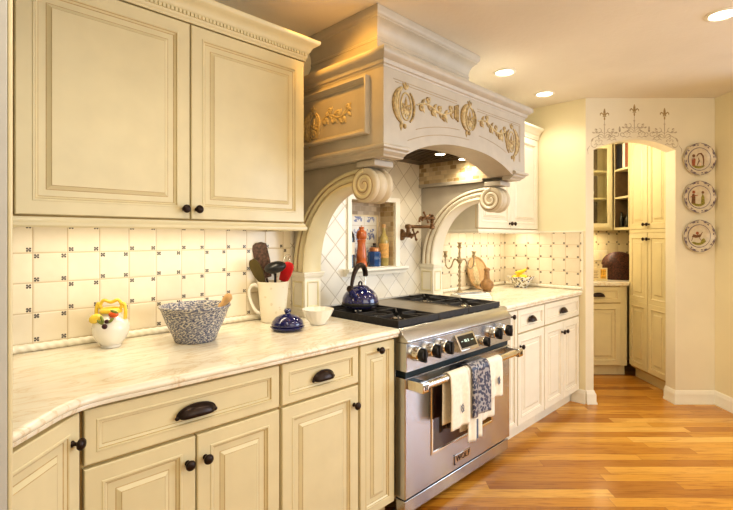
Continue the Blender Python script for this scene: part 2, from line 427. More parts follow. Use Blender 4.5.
def thing(name, label, cat, loc=(0,0,0), rotz=0, group=None):
    o = bpy.data.objects.new(name, None); COL.objects.link(o); o.empty_display_size = .05
    o.location = loc; o.rotation_euler = (0, 0, rotz); o['label'] = label; o['category'] = cat
    if group: o['group'] = group
    return o
def tag(o, label, cat, group=None):
    o['label'] = label; o['category'] = cat
    if group: o['group'] = group
    return o
def inst(src, parent, loc, rot=(0,0,0), name=None, scale=1):
    o = src.copy(); COL.objects.link(o); o.parent = parent; o.location = loc; o.rotation_euler = rot; o.scale = (scale,)*3
    return o
def A(u, d, z=0.0):                # frame turned 45 degrees: u along the arch wall, d away from it
    return ((d+u)/R2, (d-u)/R2-YW, z)
ROT_A = -PI/4
# ------------------------------------------------------------------ the room
def S(mb, name, mats, **k): return mb.build(name, mats, kind='structure', **k)
XR = 3.945                      # return wall
NX0, NX1, NZ0, NZ1, ND = 1.988, 2.405, 1.16, 1.60, .127     # niche
S(MB().box((-3, -6, -.05), (8, 4, 0)), 'floor', 'floor')
S(MB().box((-3, -6, CEIL), (8, 4, CEIL+.05)), 'ceiling', 'ceiling')
w = MB()
w.box((-.62, 0, 0), (NX0, .2, CEIL)); w.box((NX1, 0, 0), (XR+.1, .2, CEIL))
w.box((NX0, 0, 0), (NX1, .2, NZ0)); w.box((NX0, 0, NZ1), (NX1, .2, CEIL)); w.box((NX0, ND, NZ0), (NX1, .2, NZ1))
wb = S(w, 'wall_back', 'wall')
S(MB().box((-.72, -4.6, 0), (-.62, .2, CEIL)), 'wall_left', 'wall')
DA = 3.787                      # distance of the arch wall from the camera
US = (XR*R2-DA)                 # u where return wall meets arch wall
yend = (DA-US)/R2-YW
w = MB().prism([(XR, -.0), (XR+.1, -.0), (XR+.1, yend+.09), (XR, yend-.0)], 0, CEIL, lambda a, b, t: (a, b, t))
S(w, 'wall_right', 'wall')
# arch wall
U0, U1, UL, UR_ = US, 2.85, 1.857, 2.527
pts = [(U0, 0), (UL, 0), (UL, 2.075)]
for k in range(1, 16):
    f = k/16; pts.append((UL+(UR_-UL)*f, 2.075+.086*(1-(2*f-1)**2)))
pts += [(UR_, 2.075), (UR_, 0), (U1+.1, 0), (U1+.1, CEIL), (U0, CEIL)]
w = MB().prism(pts, 0, .126, lambda a, b, t: (a, t, b))
wa = S(w, 'wall_arch', 'wall_arch', loc=A(0, DA), rot=(0, 0, ROT_A))
w = MB().prism([(U1, 3.15), (U1+.1, 3.15), (U1+.1, DA), (U1, DA)], 0, CEIL, lambda a, b, t: (a, b, t))
S(w, 'wall_side', 'wall', loc=A(0, 0), rot=(0, 0, ROT_A))
# pantry walls
w = MB().box((1.60, 5.14, 0), (3.5, 5.24, CEIL))
S(w, 'wall_pantry', 'wall', loc=A(0, 0), rot=(0, 0, ROT_A))
w = MB().box((3.2, DA+.13, 0), (3.3, 5.14, CEIL)); S(w, 'wall_pantry_side', 'wall', loc=A(0, 0), rot=(0, 0, ROT_A))
w = MB().box((1.62, 4.12, 0), (1.70, 5.14, CEIL)); S(w, 'wall_pantry_left', 'wall', loc=A(0, 0), rot=(0, 0, ROT_A))
# baseboards
bp = [(0, 0), (.022, 0), (.022, .012), (.016, .022), (.016, .075), (.014, .085), (.009, .094), (.007, .104), (.002, .110), (0, .110)]
w = MB().sweep([(U0+.005, DA), (UL, DA), (UL, DA+.126)], bp)
S(w, 'baseboard_left', 'white_trim', loc=A(0, 0), rot=(0, 0, ROT_A))
w = MB().sweep([(UR_, DA+.126), (UR_, DA), (U1, DA), (U1, 3.17)], bp)
S(w, 'baseboard_right', 'white_trim', loc=A(0, 0), rot=(0, 0, ROT_A))
w = MB().sweep([(XR, -.62), (XR, yend)], bp)
S(w, 'baseboard_return', 'white_trim')

# backsplash: dotted tile left, harlequin tile behind the range, dotted tile right and on the return wall
S(MB().box((-.615, -.008, CT+.001), (1.53, -.0005, 1.47)), 'trim_1', 'tile_back')
w = MB(); TY = (-.008, -.0005)
for a, b in (((1.53, CT-.2), (NX0, 1.9)), ((NX1, CT-.2), (2.80, 1.9)), ((NX0, CT-.2), (NX1, NZ0)), ((NX0, NZ1), (NX1, 1.9))):
    w.box((a[0], TY[0], a[1]), (b[0], TY[1], b[1]))
S(w, 'trim_2', 'tile_diag')
S(MB().box((2.80, -.008, CT+.001), (XR-.009, -.0005, 1.47)), 'trim_3', 'tile_back')
S(MB().box((XR-.008, -.70, CT+.001), (XR-.0005, -.0005, 1.400)), 'trim_4', 'tile_side')
S(MB().sweep([(XR-.0005, -.33), (XR-.0005, -.70)], [(0, 1.400), (.012, 1.400), (.014, 1.407), (.012, 1.414), (0, 1.414)][::-1]), 'trim_5', 'cream_light')
S(MB().box((XR-.013, -.712, CT+.001), (XR-.0005, -.7005, 1.414)), 'trim_6', 'cream_light')
def rope(x0, x1, z, r=.015, axis=0, at=0, sgn=-1):
    w = MB(); n = int((x1-x0)/.0045); seg = 9; vs = []
    for i in range(n+1):
        x = x0+(x1-x0)*i/n
        for k in range(seg):
            th = -PI/2+PI*k/(seg-1)
            rr = r*(.88+.12*math.sin(2*PI*x/.030+th*1.8))
            p = (x, at+sgn*rr*math.cos(th)*.8, z+rr*math.sin(th))
            if axis: p = (p[1], p[0], p[2])
            vs.append(p)
    fs = [(i*seg+k, (i+1)*seg+k, (i+1)*seg+k+1, i*seg+k+1) for i in range(n) for k in range(seg-1)]
    return w.add(vs, fs)
S(rope(-.6, 1.50, CT+.0165, at=-.008), 'trim_7', 'cream_light', smooth=60)
S(rope(2.80, XR-.02, CT+.0165, at=-.008), 'trim_8', 'cream_light', smooth=60)
S(rope(-.70, -.03, CT+.0165, axis=1, at=XR-.008), 'trim_9', 'cream_light', smooth=60)
# niche: frame, lining, blue painted tiles
w = MB()
rg_ = [(NX0-.03, NZ0+.0005), (NX0, NZ0+.0005), (NX0, NZ1), (NX1, NZ1), (NX1, NZ0+.0005), (NX1+.045, NZ0+.0005), (NX1+.045, NZ1+.03), (NX0-.03, NZ1+.03)]
w.prism(rg_, -.022, -.0085, lambda a, b, t: (a, t, b))
w.prism([(0, NZ0-.045), (-.03, NZ0-.045), (-.035, NZ0-.028), (-.055, NZ0-.014), (-.055, NZ0), (0, NZ0)], NX0-.06, NX1+.09, lambda a, b, t: (t, a-.0085 if a < 0 else -.0085, b))
S(w, 'trim_10', 'white_trim')
w = MB(); e = .004
w.box((NX0, ND-e, NZ0), (NX1, ND-.0005, NZ1), 0)
w.box((NX0+.0005, .0005, NZ0), (NX0+e, ND-e, NZ1), 1); w.box((NX1-e, .0005, NZ0), (NX1-.0005, ND-e, NZ1), 1)
w.box((NX0, .0005, NZ1-e), (NX1, ND-e, NZ1-.0005), 1); w.box((NX0, -.008, NZ0), (NX1, ND-e, NZ0+.003), 2)
S(w, 'trim_11', ['mosaic_niche', 'mosaic_niche_side', 'white_trim'])
w = MB().box((0, -.004, 0), (.244, 0, .305), 0).box((-.012, -.006, -.012), (.256, -.0005, 0), 1).box((-.012, -.006, .305), (.256, -.0005, .317), 1)
w.box((-.012, -.006, 0), (0, -.0005, .305), 1).box((.244, -.006, 0), (.256, -.0005, .305), 1)
S(w, 'trim_12', ['delft', 'outlet'], loc=(2.115, ND-e-.0005, 1.197))

# stencil painted on the arch wall
def ribbon(mb, pts, wd, m=0, y=-.0012):
    n = len(pts); vs = []
    for i in range(n):
        a = Vector(pts[max(i-1, 0)]); b = Vector(pts[min(i+1, n-1)]); t = (b-a); t = t.normalized() if t.length else Vector((1, 0))
        nn = Vector((-t.y, t.x)); k = wd*(1-.55*abs(2*i/(n-1)-1))
        for sg in (-1, 1): q = Vector(pts[i])+nn*sg*k/2; vs.append((q.x, y, q.y))
    mb.add(vs, [(2*i, 2*i+2, 2*i+3, 2*i+1) for i in range(n-1)], m)
def spiral2(c, r0, r1, a0, turns, n=16, sx=1):
    return [(c[0]+sx*(r0+(r1-r0)*k/n)*math.cos(a0+2*PI*turns*k/n), c[1]+(r0+(r1-r0)*k/n)*math.sin(a0+2*PI*turns*k/n)) for k in range(n+1)]
def dot2(mb, c, r, m=0, y=-.0014):
    mb.add([(c[0]+r*math.cos(2*PI*k/8), y, c[1]+r*math.sin(2*PI*k/8)) for k in range(8)], [tuple(range(8))], m)
def petal2(mb, c, L, wd, ang, m=1, y=-.0014):
    vs = []
    for k in range(10):
        a = 2*PI*k/10; x = L*.5*(1+math.cos(a)); yy = wd*.5*math.sin(a)*(1-.35*math.cos(a))
        vs.append((c[0]+x*math.cos(ang)-yy*math.sin(ang), y, c[1]+x*math.sin(ang)+yy*math.cos(ang)))
    mb.add(vs, [tuple(range(10))], m)
def fleur(mb, cx, top, base):
    s_ = .028
    petal2(mb, (cx, top-.062), .062, .019, PI/2)
    for sg in (-1, 1):
        pl = [(cx+sg*(.008+.03*math.sin(PI*k/8*.62)), top-.075+.055*math.sin(PI*k/8*.8)) for k in range(9)]
        ribbon(mb, [(cx+sg*.005, top-.066), (cx+sg*.013, top-.047), (cx+sg*.024, top-.038), (cx+sg*.034, top-.044), (cx+sg*.035, top-.058)], .011, 1)
    ribbon(mb, [(cx-.016, top-.068), (cx, top-.066), (cx+.016, top-.068)], .008, 1)
    petal2(mb, (cx, top-.072), .028, .013, -PI/2)
    n = 10; ribbon(mb, [(cx, top-.100-(top-.100-base)*k/n) for k in range(n+1)], .007)
    hgt = top-.12-base
    dot2(mb, (cx, top-.135), .008)
    for sg in (-1, 1):
        ribbon(mb, spiral2((cx+sg*.045, base+hgt*.55), .012, .034, PI/2, .8, sx=sg), .006)
        ribbon(mb, [(cx, base+hgt*.30), (cx+sg*.025, base+hgt*.42), (cx+sg*.06, base+hgt*.34), (cx+sg*.085, base+hgt*.38)], .006)
        ribbon(mb, spiral2((cx+sg*.035, base+hgt*.08), .010, .03, -PI/2, .8, sx=sg), .006)
        ribbon(mb, [(cx+sg*.01, base), (cx+sg*.05, base+.022), (cx+sg*.095, base-.004)], .006)
        petal2(mb, (cx+sg*.06, base+hgt*.52), .022, .012, PI/2-sg*.8, 0); petal2(mb, (cx+sg*.08, base+hgt*.34), .024, .012, PI/2-sg*1.2, 0)
        dot2(mb, (cx+sg*.062, base+hgt*.42), .007)
w = MB()
UC = (UL+UR_)/2
def archz(u): f = (u-UL)/(UR_-UL); return 2.075+.086*(1-(2*f-1)**2)
for u, tp in ((1.946, 2.45), (2.190, 2.505-.02), (2.437, 2.455)):
    fleur(w, u, tp-.035, archz(u)+.055)
for u in (1.90, 2.005, 2.13, 2.25, 2.375, 2.48):
    for sg in (-1, 1):
        ribbon(w, [(u, archz(u)+.018), (u+sg*.02, archz(u)+.03), (u+sg*.04, archz(u)+.02)], .006); ribbon(w, spiral2((u+sg*.018, archz(u)+.048), .005, .017, -PI/2, .8, sx=sg), .005)
    dot2(w, (u, archz(u)+.07), .006)
for u in (2.07, 2.31):
    for sg in (-1, 1): ribbon(w, spiral2((u+sg*.022, archz(u)+.055), .006, .022, 0, .9, sx=sg), .006)
    petal2(w, (u, archz(u)+.07), .05, .016, PI/2, 0)
for sg in (-1, 1):
    e0 = UL if sg < 0 else UR_
    ribbon(w, spiral2((e0-sg*.01, 2.12), .01, .035, PI/2, .9, sx=sg), .006)
    ribbon(w, [(e0+sg*.03, 2.11), (e0+sg*.05, 2.08), (e0+sg*.045, 2.04)], .006); petal2(w, (e0+sg*.02, 2.14), .04, .014, PI/2+.5*sg, 0)
st = w.build('painted_stencil', ['stencil', 'stencil_gold'], parent=wa)

# ------------------------------------------------------------------ cabinets
T = .021
def door_loops(st, big=True, t=T):
    if big:
        return [(0, 0, 0), (0, -t+.003, 0), (.003, -t, 0), (st-.004, -t, 0), (st-.002, -t-.002, 0), (st+.003, -t-.002, 0), (st+.0045, -t+.0005, 0),
                (st+.006, -t+.003, 1), (st+.012, -t+.007, 0), (st+.014, -t+.009, 1), (st+.034, -t+.009, 0), (st+.0365, -t+.008, 1), (st+.048, -t+.0015, 0), (st+.0495, -t, 1), (st+.052, -t, 0)]
    return [(0, 0, 0), (0, -t+.003, 0), (.003, -t, 0), (st-.004, -t, 0), (st-.002, -t-.002, 0), (st+.002, -t-.002, 0), (st+.003, -t+.001, 0), (st+.0045, -t+.004, 1),
            (st+.012, -t+.006, 0), (st+.0135, -t+.008, 1), (st+.020, -t+.008, 0)]
def mk_knob():
    return MB().lathe([(0, .0), (.009, 0), (.0085, .003), (.0055, .006), (.005, .014), (.009, .017), (.015, .021), (.0165, .026), (.014, .031), (.007, .0345), (0, .0355)], 20).build('knob', 'bronze')
KNOB = None
def knob(parent, x, z, y=-T):
    w = MB().lathe([(0, .0), (.009, 0), (.0085, .003), (.0055, .006), (.005, .014), (.009, .017), (.015, .021), (.0165, .026), (.014, .031), (.007, .0345), (0, .0355)], 18)
    return w.build('knob', 'bronze', parent, (x, y, z), (PI/2, 0, 0), smooth=60)
def cup_pull(parent, x, z, wd=.118, y=-T):
    w = MB(); n = 20; m_ = 8; vs = []
    for i in range(n+1):
        a = PI*i/n
        for k in range(m_+1):
            b = (PI/2)*k/m_         # b = 0 at wall, PI/2 front lip
            rx = wd/2; vs.append((rx*math.cos(a)*(1-.16*math.sin(b)), -.025*math.sin(b)*math.sin(a)**.45 if 0 < i < n else 0, .031*math.sin(a)*math.cos(b)**.8 - .006*math.sin(b)))
    fs = [(i*(m_+1)+k, (i+1)*(m_+1)+k, (i+1)*(m_+1)+k+1, i*(m_+1)+k+1) for i in range(n) for k in range(m_)]
    w.add(vs, fs)
    # rolled lip and end lugs
    w.tube([(wd/2*math.cos(PI*k/n), -.0015-.002*math.sin(PI*k/n), .031*math.sin(PI*k/n)) for k in range(n+1)], .0028, 8)
    for sg in (-1, 1): w.ell((sg*wd*.49, -.003, -.003), (.008, .0035, .007))
    o = w.build('handle', 'bronze', parent, (x, y, z-.012), smooth=60)
    sm = o.modifiers.new('solid', 'SOLIDIFY'); sm.thickness = .002
    return o
def door(root, x, z, wd, h, st=.05, paint='cream', knob_at=None, name='door', rows=None, y=-.0008, big=True):
    w = MB()
    if rows:            # several panels in one door: frame with panels stacked
        w.panel(wd, h, [(0, 0, 0), (0, -T+.006, 0)]); y0 = 0
        for (a, b) in rows:
            w.push(Matrix.Translation((0, 0, a))); w.panel(wd, b-a, door_loops(st, True)); w.pop()
    else: w.panel(wd, h, door_loops(st, big))
    o = w.build(name, [paint, 'glaze_light' if paint == 'cream_light' else 'glaze'], root, (x, y, z), smooth=25)
    if knob_at: knob(o, knob_at[0]-x, knob_at[1]-z)
    return o
def drawer(root, x, z, wd, h, paint='cream', pull=.118, st=.034):
    o = MB().panel(wd, h, door_loops(st, False)).build('drawer', [paint, 'glaze_light' if paint == 'cream_light' else 'glaze'], root, (x, -.0008, z), smooth=25)
    cup_pull(o, wd/2, h/2, pull); return o
def carcass(root, wd, z0, z1, depth, paint='cream', toe=True, x0=0):
    w = MB().box((x0+.001, 0, z0), (x0+wd-.001, depth, z1), 0)
    w.mi[w.f.index([0, 1, 5, 4])] = 1
    w.build('carcass', [paint, 'gap'], root)
    if toe: MB().box((x0+.001, .045, .0005), (x0+wd-.001, .060, z0-.0005)).build('toe_kick', paint, root)
G = .0062
def base_cab(name, label, x, y, wd, rot=0, kind='double', paint='cream', knob_side='r', group=None, depth=.63, pull=.118, ztop=.876, loc=None):
    r = thing(name, label, 'cabinet', loc or (x, y, 0), rot, group)
    carcass(r, wd, .10, .884, depth, paint)
    zb, zd, zt = .108, .716, ztop
    if kind in ('double', 'single'):
        drawer(r, G, zd+.006, wd-2*G, zt-zd-.006, paint, pull)
        if kind == 'double':
            h = wd/2
            door(r, G, zb, h-1.45*G, zd-zb-.005, paint=paint, knob_at=(h-.03, .632), st=.048)
            door(r, h+G/2, zb, h-1.45*G, zd-zb-.005, paint=paint, knob_at=(h+.03, .632), st=.048)
        else:
            door(r, G, zb, wd-2*G, zd-zb-.005, paint=paint, st=.048, knob_at=((wd-.034) if knob_side == 'r' else .034, .632))
    else:
        door(r, G, zb, wd-2*G, zt-zb, paint=paint, st=kind, knob_at=(wd/2 if knob_side == 'c' else wd-.034, .845))
    return r
YB = -.66
X1, X2, X3, X4 = .347, 1.003, 1.415, 1.652
base_cab('base_cabinet', 'wide cream base cabinet with drawer over two doors, under the blue mixing bowl', X1, YB, X2-X1, pull=.13)
base_cab('base_cabinet', 'cream base cabinet with one drawer and one door, under the blue covered dish', X2, YB, X3-X2, kind='single', pull=.105)
base_cab('base_cabinet', 'narrow cream base cabinet with one tall door, left of the range', X3, YB, X4-X3, kind=.035, knob_side='c')
cr = thing('corner_cabinet', 'angled cream corner base cabinet with one knobbed door, left end of the counter', 'cabinet', (X1-.0165, YB-.0075, 0), PI/4)
carcass(cr, .352, .10, .884, .30, x0=-.352)
door(cr, -.35, .108, .345, .768, st=.045, knob_at=(-.040, .805))
X5, X6, X7 = 2.688, 2.873, 3.283
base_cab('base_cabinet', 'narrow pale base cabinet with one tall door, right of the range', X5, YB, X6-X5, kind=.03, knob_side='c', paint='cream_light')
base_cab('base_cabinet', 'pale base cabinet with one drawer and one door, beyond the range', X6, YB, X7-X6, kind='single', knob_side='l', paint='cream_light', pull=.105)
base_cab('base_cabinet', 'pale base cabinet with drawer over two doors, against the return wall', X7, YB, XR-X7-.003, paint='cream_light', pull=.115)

# countertops
ogee = [(-.10, .0), (-.016, 0), (-.010, .003), (-.008, .010), (-.009, .014), (-.004, .017), (0, .022), (0, .028), (-.003, .034), (-.010, .039), (-.018, .040), (-.10, .040)]
def countertop(name, label, outline, edge, zb=.885):
    """outline: full polygon; edge: indices (start, end) of the moulded run, traversed with the room on the right"""
    path = [outline[i] for i in edge]
    w = MB().sweep(path, [(o, zb+z) for o, z in ogee])
    # slab inside the moulded edge
    n = len(path); ins = []
    for i in range(n):
        d0 = (Vector(path[i])-Vector(path[i-1])).normalized() if i else None
        d1 = (Vector(path[i+1])-Vector(path[i])).normalized() if i < n-1 else None
        d0 = d0 or d1; d1 = d1 or d0
        b = (Vector((d0.y, -d0.x))+Vector((d1.y, -d1.x))).normalized(); k = b.dot(Vector((d0.y, -d0.x)))
        q = Vector(path[i])-b*(.06/k); ins.append((q.x, q.y))
    rest = [outline[i] for i in range(len(outline)) if i not in edge]
    w.prism(ins+rest, zb+.0005, zb+.0398, lambda a, b, t: (a, b, t))
    o = w.build(name, 'marble', smooth=40); tag(o, label, 'countertop'); return o
ye = -.706
crn = [(.347-.045+.09*(k/6)**1.0*.0+.0, 0) for k in range(1)]
P0, P1 = (.128, ye-.208), (.60, ye)
C = (.336, ye)
def bez(a, b, c, n): return [((1-t)**2*a[0]+2*t*(1-t)*b[0]+t*t*c[0], (1-t)**2*a[1]+2*t*(1-t)*b[1]+t*t*c[1]) for t in [k/n for k in range(n+1)]]
a0 = (C[0]-.06, C[1]-.06); a1 = (C[0]+.085, C[1])
run = [(.128, ye-.27), (.128, ye-.208)] + bez(a0, C, a1, 8) + [(X4+.004, ye)]
out = run + [(X4+.004, -.001), (-.60, -.001), (-.60, ye-.27)]
countertop('countertop', 'long cream marble countertop with angled end, left of the range', out, list(range(len(run))))
out = [(X5-.004, ye), (XR-.0015, ye), (XR-.0015, -.001), (X5-.004, -.001)]
countertop('countertop', 'short cream marble countertop under the candelabra, right of the range', out, [0, 1])

# tall side panel in the left foreground
r = thing('side_panel', 'tall cabinet side panel in painted shade at left edge, floor to ceiling', 'panel', (-.1945, -1.0, 0))
MB().box((-.40, -.02, .0005), (.336, .02, CEIL-.001)).build('board', 'panel_shaded', r, bevel=.002)
MB().box((.3365, -.018, .0005), (.345, .02, CEIL-.001)).build('edge_strip', 'cream', r, bevel=.003)

# wall cabinets
def wall_cab(name, label, x0, x1, yf, z0, z1, paint, knobz, left_end=True, right_end=True, dent=True, st=.048):
    wd = x1-x0; yb = yf+T
    r = thing(name, label, 'cabinet', (x0, yb, 0))
    w = MB().box((.001, 0, z0), (wd-.001, -yb-.002, z1), 0); w.mi[w.f.index([0, 1, 5, 4])] = 1
    w.build('carcass', [paint, 'gap'], r)
    h = wd/2; zb = z0+.006; zt = z1-.004
    door(r, G, zb, h-1.45*G, zt-zb, paint=paint, knob_at=(h-.026, z0+knobz), st=st)
    door(r, h+G/2, zb, h-1.45*G, zt-zb, paint=paint, knob_at=(h+.026, z0+knobz), st=st)
    dz = -yb-.003
    path = [(0, dz), (0, -T), (wd, -T), (wd, dz)]
    if not right_end: path = path[:-1]
    prof = [(-.04, z1+.0005), (.003, z1+.0005), (.003, z1+.010), (.008, z1+.016), (.010, z1+.020), (.010, z1+.036), (.016, z1+.040), (.018, z1+.044), (.020, z1+.048), (.024, z1+.058), (.035, z1+.070), (.048, z1+.076), (.052, z1+.080), (.055, z1+.088), (.055, z1+.095), (-.04, z1+.095)]
    c = MB().sweep(path, prof)
    # flat top closing the crown
    c.prism([(-.0, -T), (wd, -T), (wd, dz), (0, dz)], z1+.085, z1+.0945, lambda a, b, t: (a, b, t))
    cm = c.build('crown_moulding', paint, r, smooth=30)
    if dent:
        d = MB(); n = int(wd/.0155)
        for k in range(n): xx = (k+.5)*wd/n; d.box((xx-.0052, -T-.017, z1+.022), (xx+.0052, -T-.0101, z1+.036))
        n2 = int((dz+T)/.0155)
        for k in range(n2):
            yy = -T+(k+.5)*(dz+T)/n2
            if right_end: d.box((wd+.0101, yy-.0052, z1+.022), (wd+.017, yy+.0052, z1+.036))
        d.build('dentil_band', paint, cm)
    MB().sweep([(p[0], p[1]) for p in path], [(-.022, z0-.034), (.004, z0-.034), (.008, z0-.028), (.008, z0-.018), (.003, z0-.012), (.001, z0-.004), (.001, z0-.0005), (-.022, z0-.0005)]).build('light_rail', paint, r, smooth=30)
    return r
wall_cab('wall_cabinet', 'large cream upper cabinet with two raised panel doors, left of the hood', .238, 1.370, -.35, 1.424, 2.206, 'cream', .045)
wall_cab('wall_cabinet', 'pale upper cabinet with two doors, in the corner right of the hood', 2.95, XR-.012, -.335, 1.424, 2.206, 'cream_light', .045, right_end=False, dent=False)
# ------------------------------------------------------------------ range
RX0, RX1 = 1.668, 2.672; RW = RX1-RX0
rg = thing('range', 'wide stainless steel gas range with black knobs and an oven window', 'stove', (RX0, 0, 0))
YP = -.737
w = MB().box((.002, -.665, .10), (RW-.002, -.012, .905))
w.build('body', 'steel', rg, bevel=.002)
MB().box((0, -.690, .9055), (RW, -.012, .922)).build('cooktop', 'steel', rg, bevel=.003)
# sloping front fascia above the control panel
w = MB().prism([(-.686, .922), (-.690, .921), (-.743, .872), (-.745, .866), (-.741, .860), (-.70, .858), (-.667, .858), (-.667, .905), (-.686, .905)], 0, RW, lambda a, b, t: (t, a, b))
w.build('fascia', 'steel', rg, bevel=.0015)
MB().box((.0, YP, .722), (RW, -.667, .8575)).build('control_panel', 'steel', rg, bevel=.002)
MB().box((.012, -.722, .692), (RW-.012, -.667, .7215)).build('vent_gap', 'steel_dark', rg)
# oven door
YD = -.730
dr = MB()
wx0, wx1, wz0, wz1 = .215, .775, .285, .600
dz0, dz1 = .118, .690
dr.panel(RW, dz1-dz0, [(0, 0, 0), (0, -.055, 0), (.004, -.060, 0)], 0)
od = dr.build('oven_door', 'steel', rg, (0, YD+.060, dz0), bevel=0, smooth=30)
fr = MB()
ww, wh = wx1-wx0, wz1-wz0
fr.push(Matrix.Translation((wx0-.018, -.0603, wz0-dz0-.018)))
fr.panel(ww+.036, wh+.036, [(0, 0, 0), (0, -.003, 0), (.004, -.005, 0), (.013, -.005, 0), (.018, -.001, 0)], 0); fr.pop()
wf = fr.build('window_frame', 'chrome', od, smooth=25)
MB().box((wx0, -.0635, wz0-dz0), (wx1, -.0615, wz1-dz0)).build('oven_window', 'oven_glass', od)
hb = -.80-(YD+.060); hz = .663-dz0
hh = MB()
hh.lathe([(0, .045), (.020, .045), (.020, RW-.045), (0, RW-.045)], 20, c=(0, hb, hz), ax='x')
hd = hh.build('handle', 'chrome', od, smooth=50)
for xx, nm in ((.012, 0), (RW-.062, 1)):
    b = MB().prism([(-.060, hz-.024), (hb-.024, hz-.024), (hb-.027, hz-.018), (hb-.027, hz+.018), (hb-.024, hz+.024), (-.060, hz+.024)], xx, xx+.046, lambda a, c, t: (t, a, c))
    br = b.build('handle_bracket', 'chrome', od, bevel=.003)
    e = MB()
    yy = hb-.0275
    for k in (-1, 0, 1): e.box((xx+.016+.0*k, yy-.001, hz+k*.007-.0018), (xx+.030, yy+.0006, hz+k*.007+.0018))
    e.box((xx+.014, yy-.001, hz-.009), (xx+.0165, yy+.0006, hz+.009)); e.box((xx+.030, yy-.001, hz-.009), (xx+.0325, yy+.0006, hz+.009))
    e.build('emblem', 'bronze', br)
# name plate on the door
npx = MB().box((.392, -.0625, .036), (.556, -.0604, .078))
pl = npx.build('name_plate', 'chrome', od, bevel=.001)
cu = bpy.data.curves.new('lettering', 'FONT'); cu.body = 'WOLF'; cu.size = .044; cu.extrude = .0008; cu.align_x = 'CENTER'; cu.align_y = 'CENTER'; cu.space_character = 1.12
tx = bpy.data.objects.new('lettering', cu); COL.objects.link(tx); dg = bpy.context.evaluated_depsgraph_get()
me = bpy.data.meshes.new_from_object(tx.evaluated_get(dg)); bpy.data.objects.remove(tx)
me.materials.clear(); me.materials.append(M['bronze'])
lt = bpy.data.objects.new('lettering', me); COL.objects.link(lt); lt.parent = pl; lt.location = (.482, -.0632, .056); lt.rotation_euler = (PI/2, 0, 0)
mk = MB().box((.398, -.0638, .030), (.404, -.0624, .084)).box((.404, -.0638, .030), (.411, -.0624, .035)); mk.build('emblem', 'bronze', pl)
# kick panel and legs
MB().box((.006, -.722, .040), (RW-.006, -.667, .106)).build('kick_panel', 'steel', rg, bevel=.003)
MB().box((.01, -.700, .1065), (RW-.01, -.667, .1175)).build('base_gap', 'black', rg)
for xx in (.06, RW-.06):
    for yy in (-.63, -.10):
        MB().lathe([(.022, .0005), (.022, .012), (.016, .018), (.016, .099)], 14, c=(xx, yy, 0)).build('leg', 'steel', rg)
# knobs
def rknob(x, z, r=.034):
    w = MB().lathe([(r*1.06, .0005), (r*1.06, .004), (r, .008), (r*.97, .030), (r*.85, .034), (0, .034)], 28, 0)
    b = w.build('knob', 'chrome', rg, (x-RX0, YP, z), (PI/2, 0, 0), smooth=40)
    w = MB().lathe([(r*.80, .0345), (r*.80, .040), (r*.72, .056), (r*.66, .060), (0, .061)], 24, 0)
    w.push(Matrix.Identity(4)); w.box((-r*.20, -r*.95, .0345), (r*.20, r*.95, .066)); w.pop()
    w.build('grip', 'black', b, smooth=40, bevel=.0015)
    return b
for x in (1.735, 1.848, 1.952): rknob(x, .802)
for x in (2.445, 2.565): rknob(x, .802)
rknob(2.312, .775, .027)
# tilted display
dp = MB().prism([(YP, .750), (YP-.045, .757), (YP-.048, .765), (YP-.006, .842), (YP, .844)], 0, .175, lambda a, b, t: (t, a, b))
dpo = dp.build('display', 'chrome', rg, (2.055-RX0, 0, 0), bevel=.002)
n0 = Vector((0, -(.842-.765), -(.048-.006))).normalized()
def tilt(a, f, off):      # a along x, f up the slope
    return (a, YP-.048+(.042)*f+n0.y*off, .765+.077*f-n0.z*0+(-n0.z)*off*0+abs(n0.z)*off)
w = MB().add([tilt(.014, .14, .001), tilt(.161, .14, .001), tilt(.161, .88, .001), tilt(.014, .88, .001)], [(0, 1, 2, 3)])
sc_ = w.build('screen', 'screen', dpo)
w = MB()
for a0_, a1_, f0, f1 in ((.06, .068, .45, .62), (.072, .080, .45, .62), (.085, .088, .45, .5), (.092, .100, .45, .62), (.03, .045, .5, .54), (.12, .145, .5, .54)):
    w.add([tilt(a0_, f0, .0018), tilt(a1_, f0, .0018), tilt(a1_, f1, .0018), tilt(a0_, f1, .0018)], [(0, 1, 2, 3)])
w.build('digits', 'screen_text', sc_)
# cooktop: two grates, covered griddle, burners
def grate(x0, x1, name='grate'):
    w = MB(); y0, y1 = -.672, -.075; z0, z1 = .9365, .955
    b = .014
    w.box((x0, y0, z0-.013), (x1, y0+b, z1)); w.box((x0, y1-b, z0-.013), (x1, y1, z1))
    w.box((x0, y0+b, z0-.013), (x0+b, y1-b, z1)); w.box((x1-b, y0+b, z0-.013), (x1, y1-b, z1))
    ym = (y0+y1)/2; w.box((x0+b, ym-b/2, z0), (x1-b, ym+b/2, z1))
    xm = (x0+x1)/2
    for ya, yb in ((y0, ym), (ym, y1)):
        c = ((x0+x1)/2, (ya+yb)/2)
        for sx, sy in ((1, 0), (-1, 0), (0, 1), (0, -1)):
            ex = c[0]+sx*((x1-x0)/2-b); ey = c[1]+sy*((yb-ya)/2-b*.6)
            ix, iy = c[0]+sx*.035, c[1]+sy*.035
            if sx: w.box((min(ex, ix), iy-.006, z0+.002), (max(ex, ix), iy+.006, z1+.004))
            else: w.box((ix-.006, min(ey, iy), z0+.002), (ix+.006, max(ey, iy), z1+.004))
        for sx in (-1, 1):
            for sy in (-1, 1):
                w.tube([(c[0]+sx*((x1-x0)/2-b), c[1]+sy*((yb-ya)/2-b*.5), z1-.006), (c[0]+sx*.04, c[1]+sy*.04, z1-.004)], .006, 6)
    return w.build(name, 'iron', rg, bevel=.0015)
grate(.017, .342); grate(.634, .987)
